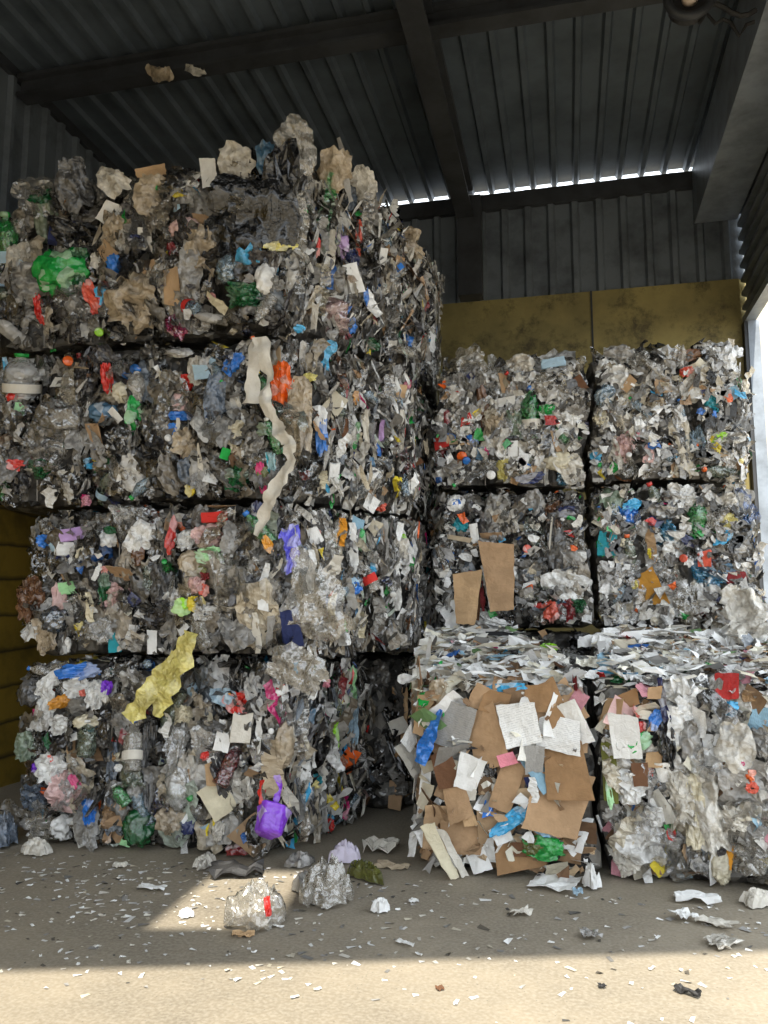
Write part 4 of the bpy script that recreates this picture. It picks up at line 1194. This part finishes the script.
for i, ln in enumerate(HERO.replace('\n', '|').split('|')):
    a = ln.split()
    if len(a) == 7:
        hero(a[0], *map(float, a[1:6]), a[6], i)

for B in BALES:
    if B.recipe == 'card':
        dress_card(B)
    elif B.recipe == 'white':
        dress_white(B)
    else:
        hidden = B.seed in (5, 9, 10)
        dress_plastic(B, (0.45 if B.seed == 5 else 0.25) if hidden else (0.55 if B.seed in (6, 7, 8) else (0.8 if B.seed in (11, 12, 13, 14) else 1.0)), 'under' if B.seed == 5 else 'white' if B.seed in (12, 13, 14) else 'film', 0.10 if B.seed in (11, 12) else 0.01 if B.seed == 5 else 0.06)  # gap bale gets dark scraps: the gap's shade is painted into them


# ------------------------------------------------------------------ things hanging on or leaning against the bales
def ribbon(name, pts, mat, col, seed, m=7, amp=0.02, sub=6, lift=0.0):
    """crumpled sheet along pixel points (x, y, width px, depth Y): one mesh."""
    P = []
    for i in range(len(pts) - 1):
        for k in range(sub):
            t = k / sub
            P.append([pts[i][q] * (1 - t) + pts[i + 1][q] * t for q in range(4)])
    P.append(list(pts[-1]))
    vs, fs = [], []
    for i, (x, y, w, Yd) in enumerate(P):
        x2, y2 = P[min(i + 1, len(P) - 1)][:2]
        x1, y1 = P[max(i - 1, 0)][:2]
        dx, dy = x2 - x1, y2 - y1
        L = math.hypot(dx, dy) or 1
        nxp, nyp = -dy / L, dx / L
        w2 = w * (1 + 0.45 * noise.noise(V((i * 0.35, seed, 0))) + 0.35 * noise.noise(V((i * 1.1, seed, 5))))
        for j in range(m):
            s = (j / (m - 1) - 0.5) * w2
            p = on_y(x + nxp * s, y + nyp * s, Yd)
            q = p * 4 + V((seed, 0, 0))
            off = amp * 2 * ridge(p * 5 + V((seed, 0, 0))) + amp * ridge(p * 13 + V((0, seed, 0)))
            if j in (0, m - 1):
                p = p + V((0.022 * noise.noise(p * 14 + V((0, 0, seed))) + 0.012 * noise.noise(p * 40), 0, 0.012 * noise.noise(p * 37)))
            vs.append(p + V((0.3 * amp * noise.noise(p * 20), -off, 0)))
    for i in range(len(P) - 1):
        for j in range(m - 1):
            fs.append((i * m + j, i * m + j + 1, (i + 1) * m + j + 1, (i + 1) * m + j))
    return vs, fs

def sheet_thing(name, parts, mat, col, label, cat, smooth=True, group=None):
    vs, fs = [], []
    for v, f in parts:
        k = len(vs)
        vs += v
        fs += [tuple(i + k for i in q) for q in f]
    c = sum((V(v) for v in vs), V()) / len(vs)
    c.z = min(v[2] for v in vs)
    me = mesh_from(name, [V(v) - c for v in vs], fs, M[mat], smooth)
    o = mobj(name, me)
    o.location = c
    o.color = (*rgb(col), 1)
    tag(o, label, cat, group)
    return o

sheet_thing('hanging_sheet', [ribbon('a', [(263, 340, 18, 4.72), (270, 375, 11, 4.70), (268, 405, 10, 4.68), (278, 430, 13, 4.67), (292, 445, 11, 4.68), (294, 462, 9, 4.68), (282, 485, 13, 4.70), (268, 510, 12, 4.72), (257, 536, 9, 4.73)], 'film', 'white', 3, 7, 0.03),
                            ribbon('b', [(260, 342, 14, 4.74), (254, 375, 12, 4.73), (254, 405, 16, 4.73)], 'film', 'white', 5)], 'paper', 'offwhite',
            'long torn white sheet hanging down the corner of the tall left stack', 'plastic sheet')
sheet_thing('hanging_bag', [ribbon('a', [(194, 632, 12, 4.68), (186, 655, 22, 4.65), (172, 680, 20, 4.63), (163, 700, 18, 4.63), (158, 716, 10, 4.64)], 'film', 'yellow', 8),
                          ribbon('b', [(180, 655, 16, 4.66), (160, 680, 20, 4.63), (143, 703, 20, 4.62), (131, 718, 18, 4.63)], 'film', 'yellow', 9)], 'film', 'paleyellow',
            'limp yellow plastic bag hanging from the front of the left stack', 'plastic bag')
sheet_thing('hanging_film', [ribbon('a', [(300, 548, 10, 4.70), (306, 570, 30, 4.66), (318, 595, 54, 4.62), (325, 622, 56, 4.62), (322, 640, 30, 4.66)], 'clear', 'white', 12, 11, 0.035)], 'clear', 'offwhite',
            'large pale clear bag hanging loose below the violet scrap on the left stack', 'plastic bag')
sheet_thing('hanging_film', [ribbon('a', [(310, 650, 40, 4.68), (300, 668, 60, 4.66), (292, 684, 50, 4.70)], 'clear', 'white', 17, 9, 0.03)], 'clear', 'offwhite',
            'crumpled clear film bulging between the two lowest bales at the stack corner', 'plastic film')
sheet_thing('hanging_strip', [ribbon('a', [(457, 600, 10, 6.2), (458, 612, 12, 6.18), (453, 622, 13, 6.18), (448, 628, 8, 6.18)], 'paper', 'white', 21, 5, 0.015)], 'paper', 'white',
            'curled white paper strip hanging beside the dark gap, behind the cardboard bale', 'paper strip')

# purple tub caught by its red strap
t = link(bpy.data.objects.new('purple_tub', None))
p0 = on_y(270, 822, 4.58)
t.location = p0
tag(t, 'crushed purple plastic tub hanging at the bottom corner of the left stack', 'tub')
prof = [(0.0, -0.075), (0.06, -0.075), (0.072, -0.06), (0.085, 0.03), (0.098, 0.07), (0.104, 0.075), (0.098, 0.068), (0.078, 0.02), (0.06, -0.055), (0.0, -0.06)]
me = lathe('tub_body', prof, 24, 4, 0.45)
me.materials.append(M['plastic'])
o = mobj('tub_body', me, t)
o.rotation_euler = (0.9, 0.25, 0.3)
o.color = (*rgb('purple'), 1)
v, f = ribbon('h', [(274, 806, 8, 4.60), (280, 790, 7, 4.61), (278, 775, 5, 4.64)], 'plastic', 'purple', 31, 4, 0.008)
o = mobj('torn_rim', mesh_from('torn_rim', [V(q) - p0 for q in v], f, M['plastic'], True), t)
o.color = (*rgb('purple'), 1)
v, f = ribbon('h', [(266, 812, 5, 4.60), (262, 795, 5, 4.61), (261, 780, 4, 4.66)], 'plastic', 'red', 33, 4, 0.006)
o = mobj('strap', mesh_from('strap', [V(q) - p0 for q in v], f, M['plastic'], True), t)
o.color = (*rgb('red'), 1)
o['label'] = 'red strap'

def slab(name, corners, thick, mat, col, label, cat, seed, n=9, amp=0.012, group=None):
    """bent sheet of real thickness over four corner points (bl, br, tr, tl)."""
    A, B_, C_, D = corners
    nn = (B_ - A).cross(D - A).normalized()
    vs, fs = [], []
    for j in range(n):
        for i in range(n):
            u, w_ = i / (n - 1), j / (n - 1)
            p = (A * (1 - u) + B_ * u) * (1 - w_) + (D * (1 - u) + C_ * u) * w_
            e = 0.01 if i in (0, n - 1) or j in (0, n - 1) else 0
            vs.append(p + nn * (amp * ridge(p * 4 + V((seed, 0, 0))) + amp * 0.6 * noise.noise(p * 11)) + V((e * noise.noise(p * 30), 0, e * noise.noise(p * 27 + V((3, 0, 0))))))
    for j in range(n - 1):
        for i in range(n - 1):
            fs.append((j * n + i, j * n + i + 1, (j + 1) * n + i + 1, (j + 1) * n + i))
    k = len(vs)
    vs += [p - nn * thick for p in vs]
    fs += [tuple(q + k for q in f)[::-1] for f in list(fs)]
    rim = list(range(n)) + [j * n + n - 1 for j in range(1, n)] + [(n - 1) * n + i for i in range(n - 2, -1, -1)] + [j * n for j in range(n - 2, 0, -1)]
    for a in range(len(rim)):
        p, q = rim[a], rim[(a + 1) % len(rim)]
        fs.append((q, p, p + k, q + k))
    return sheet_thing(name, [(vs, fs)], mat, col, label, cat, False, group)

slab('cardboard_sheet', [on_y(490, 612, 6.12), on_y(514, 610, 6.12), on_y(514, 545, 6.16), on_y(478, 541, 6.16)], 0.008, 'card', 'cardboard', 'tall brown cardboard panel leaning on the back stack behind the cardboard bale', 'cardboard', 2)
slab('cardboard_sheet', [on_y(456, 624, 6.08), on_y(475, 625, 6.08), on_y(482, 570, 6.10), on_y(453, 574, 6.10)], 0.008, 'card', 'tan', 'small brown cardboard piece beside the tall panel, next to the dark gap', 'cardboard', 5)
slab('white_board', [on_floor(450, 880, 0.005), on_floor(458, 877, 0.005), on_y(432, 822, 4.62), on_y(419, 826, 4.62)], 0.006, 'paper', 'cream', 'cream card leaning against the lower left corner of the cardboard bale', 'card', 7)
slab('white_board', [on_floor(461, 877, 0.012), on_floor(469, 875, 0.012), on_y(446, 832, 4.66), on_y(435, 828, 4.66)], 0.005, 'paper', 'offwhite', 'second cream card leaning right behind the first at the cardboard bale', 'card', 8)

sheet_thing('slumped_sack', [ribbon('a', [(722, 588, 14, 6.12), (733, 600, 34, 6.08), (744, 616, 42, 6.02), (749, 628, 42, 5.96), (754, 638, 36, 5.90)], 'film', 'white', 41, 13, 0.045)], 'film', 'offwhite',
            'pale film sack slumped from the back stack onto the white bale at right', 'sack')
# crushed film and paper: creased sheets drawn together, with their own height
def wad(name, cen, size, seed, mat, col, label, cat, rot=0.0, on=True, group=None):
    n = 25
    o3 = V((seed * 1.9, seed * 0.8, 0))
    vs, fs = [], []
    c, s_ = math.cos(rot), math.sin(rot)
    for k in range(n):
        for i in range(32):
            rr, an = k / (n - 1), i * math.pi / 16
            e = V((math.cos(an), math.sin(an), 0))
            out_ = 1 + 0.42 * noise.noise(e * 1.4 + o3) + 0.22 * noise.noise(e * 4.5 + o3)
            x, y = 0.5 * rr * out_ * e.x, 0.5 * rr * out_ * e.y
            P = V((x * 2, y * 2, 0)) + o3
            dome = math.sqrt(max(0.0, 1 - rr * rr))
            z = dome * (0.55 + 0.55 * ridge(P * 1.6) + 0.26 * ridge(P * 3.6) + 0.16 * ridge(P * 7.0)) + (1 - dome) * 0.18 * max(0, ridge(P * 2.8))
            x += 0.06 * noise.noise(P * 3 + V((0, 0, 4)))
            y += 0.06 * noise.noise(P * 3 + V((0, 0, 8)))
            x, y, z = x * size[0], y * size[1], max(0.0, z) * size[2] * 0.75 + 0.004
            vs.append(V((x * c - y * s_, x * s_ + y * c, z)))
    for k in range(n - 1):
        for i in range(32):
            j = (i + 1) % 32
            fs.append((k * 32 + i, (k + 1) * 32 + i, (k + 1) * 32 + j, k * 32 + j))
    me = mesh_from(name, vs, fs)
    me.materials.append(M[mat])
    sm = seed % 2 == 0
    me.polygons.foreach_set('use_smooth', [sm] * len(me.polygons))
    o = mobj(name, me)
    o.location = cen
    o.color = (*rgb(col), 1)
    tag(o, label, cat, group)
    return o
# film caught on the cross beam's lower flange
for pts_, sd_, cl_, lb_ in (([(149, 70, 7, 5.85), (157, 76, 13, 5.82), (165, 79, 15, 5.82), (175, 76, 9, 5.85)], 6, 'beige', 'crumpled film scrap caught on the roof cross beam, left of two'),
                            ([(187, 69, 6, 5.85), (194, 73, 11, 5.82), (201, 74, 11, 5.83), (206, 72, 6, 5.85)], 7, 'offwhite', 'smaller film scrap caught on the roof cross beam, right of two')):
    sheet_thing('hanging_scrap', [ribbon('a', pts_, 'film', cl_, sd_, 7, 0.025)], 'film', cl_, lb_, 'film scrap')

# ------------------------------------------------------------------ litter on the floor
def litter_sheet(x, y, w, h, rot, mat, col, label, cat, seed, amp=0.02, name='paper_scrap', thick=0.002, n=8, group=None, torn=0.12):
    """flat crumpled scrap lying on the floor; w, h in metres."""
    c = on_floor(x, y)
    r = random.Random(seed)
    vs, fs = [], []
    cs, sn = math.cos(rot), math.sin(rot)
    for j in range(n):
        for i in range(n):
            a, b2 = (i / (n - 1) - 0.5), (j / (n - 1) - 0.5)
            rim = 1 + torn * noise.noise(V((a * 5, b2 * 5, seed)))
            p = V((a * w * rim, b2 * h * rim, 0))
            z = amp * max(0, ridge(V((a * 3 + seed, b2 * 3, seed))) + 0.2) + 0.3 * amp * max(0, ridge(V((a * 8, b2 * 8 + seed, 1))))
            vs.append(V((p.x * cs - p.y * sn, p.x * sn + p.y * cs, z + 0.004)))
    for j in range(n - 1):
        for i in range(n - 1):
            fs.append((j * n + i, j * n + i + 1, (j + 1) * n + i + 1, (j + 1) * n + i))
    k = len(vs)
    vs += [p - V((0, 0, thick)) for p in vs]
    fs += [tuple(q + k for q in f)[::-1] for f in list(fs)]
    rimi = list(range(n)) + [j * n + n - 1 for j in range(1, n)] + [(n - 1) * n + i for i in range(n - 2, -1, -1)] + [j * n for j in range(n - 2, 0, -1)]
    for a in range(len(rimi)):
        p, q = rimi[a], rimi[(a + 1) % len(rimi)]
        fs.append((q, p, p + k, q + k))
    o = mobj(name, mesh_from(name, vs, fs, M[mat], False))
    o.location = c
    o.color = (*rgb(col), 1)
    tag(o, label, cat, group)
    return o

L = litter_sheet
L(152, 890, 0.15, 0.07, 0.1, 'paper', 'white', 'small white paper strip lying left of the sunlit floor patch', 'paper', 1, 0.015)
wad('paper_wad', on_floor(186, 917), (0.07, 0.06, 0.04), 11, 'paper', 'white', 'small white crumpled wad on the lower edge of the sunlit patch', 'paper', 11 * 0.7)
L(236, 876, 0.30, 0.16, 0.3, 'rubber', 'darkgrey', 'black flattened rubber piece at the top corner of the sunlit patch', 'rubber piece', 3, 0.05, 'rubber_piece', 0.01)
k_ = wad('crumpled_film', on_floor(257, 925), (0.28, 0.22, 0.20), 14, 'clear', 'offwhite', 'crumpled clear wrapper with a red mark beside the sunlit patch', 'plastic wrapper', 14 * 0.7)
mk = L(0, 0, 0.03, 0.09, 0.5, 'plastic', 'red', None, None, 5, 0.01, 'red_print')
mk.parent = k_; mk.location = (0.09, -0.09, 0.12); mk.rotation_euler = (1.0, 0.2, 0); mk['label'] = 'red print'
L(243, 937, 0.10, 0.05, 0.2, 'card', 'tan', 'little tan cardboard scrap in front of the clear crumpled wrapper', 'cardboard', 6, 0.015, 'cardboard_scrap', 0.004)
wad('crumpled_film', on_floor(328, 902), (0.34, 0.22, 0.22), 15, 'clear', 'offwhite', 'grey crumpled plastic bag lying on the floor before the stack corner', 'plastic bag', 15 * 0.7)
wad('film_scrap', on_floor(308, 888), (0.22, 0.14, 0.09), 16, 'film', 'grey', 'grey film tangle just left of the crumpled plastic bag', 'film scrap', 16 * 0.7)
wad('flat_bottle', on_floor(366, 878), (0.30, 0.14, 0.09), 17, 'film', 'olive', 'flattened olive bottle lying right of the crumpled grey bag', 'bottle', 17 * 0.7)
L(381, 852, 0.22, 0.19, 0.15, 'paper', 'offwhite', 'pale folded tray lying at the mouth of the dark gap', 'tray', 9, 0.06, 'paper_tray', 0.008)
L(392, 868, 0.20, 0.09, -0.1, 'card', 'beige', 'flat beige scrap in front of the pale folded tray', 'cardboard', 10, 0.02, 'cardboard_scrap', 0.004)
wad('paper_wad', on_floor(345, 862), (0.19, 0.13, 0.12), 18, 'paper', 'lilacwhite', 'lilac-white crumpled paper against the stack corner', 'paper', 18 * 0.7)
wad('paper_wad', on_floor(381, 911), (0.10, 0.08, 0.06), 19, 'paper', 'white', 'white crumpled ball alone on the floor below the dark gap', 'paper', 19 * 0.7)
L(414, 903, 0.05, 0.03, 0.4, 'paper', 'white', 'tiny white scrap right of the white crumpled ball', 'paper', 13, 0.01)
ws = L(555, 886, 0.25, 0.24, -0.25, 'paper', 'white', 'bright white paper sheet lying in front of the cardboard bale', 'paper', 14, 0.022, 'paper_sheet', 0.003, torn=0.03)
for i, (a, b2) in enumerate(((-0.085, 0.105), (-0.05, 0.10), (-0.09, 0.06))):
    q = L(0, 0, 0.022, 0.016, 0.3 * i, 'rubber', 'black', None, None, 40 + i, 0.002, 'ink_mark')
    q.parent = ws; q.location = (a, b2, 0.03); q['label'] = 'black ink mark'
wad('paper_wad', on_floor(592, 888), (0.12, 0.09, 0.12), 21, 'paper', 'white', 'white crumpled tissue at the foot of the seam between the two low front bales', 'paper', 21 * 0.7)
L(578, 897, 0.05, 0.07, 0.1, 'paper', 'paleblue', 'pale blue torn card between the white sheet and the crumpled tissue', 'card', 15, 0.03, 'card_scrap', 0.003)
L(697, 902, 0.22, 0.10, -0.05, 'paper', 'white', 'flat white card with curled edge right on the floor before the white bale', 'card', 16, 0.03, 'card_scrap', 0.004)
L(685, 920, 0.11, 0.09, 0.5, 'paper', 'white', 'torn white scrap just below the flat white card', 'paper', 17, 0.03, torn=0.5)
L(716, 926, 0.18, 0.09, -0.4, 'paper', 'offwhite', 'long torn pale scrap right of the torn white scrap', 'paper', 18, 0.02, torn=0.6)
wad('paper_wad', on_floor(757, 905), (0.17, 0.12, 0.08), 23, 'paper', 'offwhite', 'ragged white paper at the right edge of the floor', 'paper', 23 * 0.7)
L(722, 945, 0.14, 0.12, 0.9, 'film', 'offwhite', 'flattened pale film near the shade edge, lowest of the right-hand litter', 'film scrap', 19, 0.02, 'film_scrap', torn=0.5)
L(522, 915, 0.11, 0.07, 0.6, 'paper', 'offwhite', 'ragged pale scrap on the floor below the white sheet', 'paper', 20, 0.02, torn=0.6)
L(590, 938, 0.08, 0.08, 0.3, 'film', 'grey', 'greyish film scrap near the shade edge, below the tissue', 'film scrap', 21, 0.02, 'film_scrap', torn=0.5)
L(405, 945, 0.09, 0.03, -0.5, 'paper', 'white', 'thin white shred on the floor near the shade edge at the middle', 'paper', 22, 0.01)
L(602, 988, 0.03, 0.03, 0.3, 'rubber', 'black', 'black pebble-like crumb on the sunlit floor', 'crumb', 24, 0.01, 'rubber_crumb')
L(688, 995, 0.10, 0.035, -0.5, 'rubber', 'black', 'thin black rubber shred on the sunlit floor at lower right', 'rubber shred', 23, 0.02, 'rubber_shred', 0.006)
L(440, 990, 0.03, 0.03, 0.6, 'card', 'brown', 'small brown chip on the sunlit floor at the centre', 'chip', 25, 0.008, 'cardboard_scrap')
wad('rag', on_floor(2, 846), (0.26, 0.2, 0.20), 25, 'film', 'bluegrey', 'blue-grey rag heaped on the floor by the yellow plank wall', 'rag', 25 * 0.7)
wad('film_scrap', on_floor(36, 854), (0.2, 0.12, 0.09), 27, 'film', 'offwhite', 'pale film lying at the foot of the left stack beside the rag', 'film scrap', 27 * 0.7)
wad('film_scrap', on_floor(300, 866), (0.18, 0.12, 0.08), 28, 'film', 'grey', 'grey film bunched at the foot of the stack corner', 'film scrap', 28 * 0.7)
wad('film_scrap', on_floor(206, 866), (0.2, 0.1, 0.07), 29, 'film', 'offwhite', 'pale film at the stack foot above and left of the black rubber piece', 'film scrap', 29 * 0.7)
L(120, 868, 0.08, 0.06, 0.3, 'paper', 'offwhite', 'pale scrap on the floor before the stack, above the white strip', 'paper', 31, 0.02)

# countable flakes of paper
fr = random.Random(5)
for i in range(56):
    x, y = fr.uniform(10, 760), fr.choice([fr.uniform(865, 950), fr.uniform(880, 1010)])
    if i < 25:
        x = fr.uniform(20, 330)
    c = on_floor(x, y)
    if -1.95 < c.x < 1.9 and c.y > 4.8 or c.y > 4.85:
        continue
    L(x, y, fr.uniform(0.015, 0.04), fr.uniform(0.008, 0.018), fr.uniform(0, 3.1), 'paper', fr.choice(['white', 'offwhite', 'white']),
      'small white paper flake lying loose on the concrete floor', 'paper flake', 100 + i, 0.006, 'paper_flake', n=4, group='paper flakes strewn on the floor')
# crumbs and shreds nobody could count
vs, fs, cols = [], [], []
for i in range(1250):
    c = V((fr.uniform(-4.6, 1.9), 4.8 - abs(fr.gauss(0, 1.0)), 0.002))
    if fr.random() < 0.35:
        c = V((fr.gauss(-2.2, 0.7), fr.gauss(4.1, 0.45), 0.002))
    if c.y < 2.4 or c.y > 4.68 or c.x < -4.8: continue
    s = fr.uniform(0.003, 0.011) * (1.5 if fr.random() < 0.12 else 1)
    a = fr.uniform(0, 6.28)
    k = len(vs)
    e = fr.uniform(1, 2.6)
    for dx, dy, dz in ((-e, -1, 0), (e, -0.7, fr.uniform(0, .5)), (e * 0.8, 1, 0), (-e * 0.9, 0.8, fr.uniform(0, .8))):
        vs.append(c + V(((dx * math.cos(a) - dy * math.sin(a)) * s, (dx * math.sin(a) + dy * math.cos(a)) * s, dz * s)))
    fs.append((k, k + 1, k + 2, k + 3))
    cols.append(pick('white', fr) if fr.random() < 0.95 else hx('5a544a'))
me = mesh_from('floor_crumbs', vs, fs, M['flake'])
at = me.color_attributes.new('col', 'FLOAT_COLOR', 'CORNER')
at.data.foreach_set('color', [v for c in cols for _ in range(4) for v in (*c, 1.0)])
o = mobj('floor_crumbs', me)
tag(o, 'fine white paper crumbs strewn over the concrete floor', 'litter', kind='stuff')

# ------------------------------------------------------------------ light
sd = bpy.data.lights.new('sun', 'SUN')
sd.energy = 6.5
sd.angle = math.radians(0.8)
sd.color = (1.0, 0.93, 0.80)
so = link(bpy.data.objects.new('sun', sd))
so.rotation_euler = SUN.to_track_quat('Z', 'Y').to_euler()
w = bpy.data.worlds.new('sky')
SC.world = w
w.use_nodes = True
nt = w.node_tree
bg = nt.nodes['Background']
bg.inputs[0].default_value = (0.86, 0.93, 1.0, 1)
bg.inputs[1].default_value = 2.0
vs_ = SC.view_settings
vs_.view_transform = 'Standard'
vs_.look = 'None'
vs_.exposure = 0.5
vs_.gamma = 1.0
vs_.use_curve_mapping = False
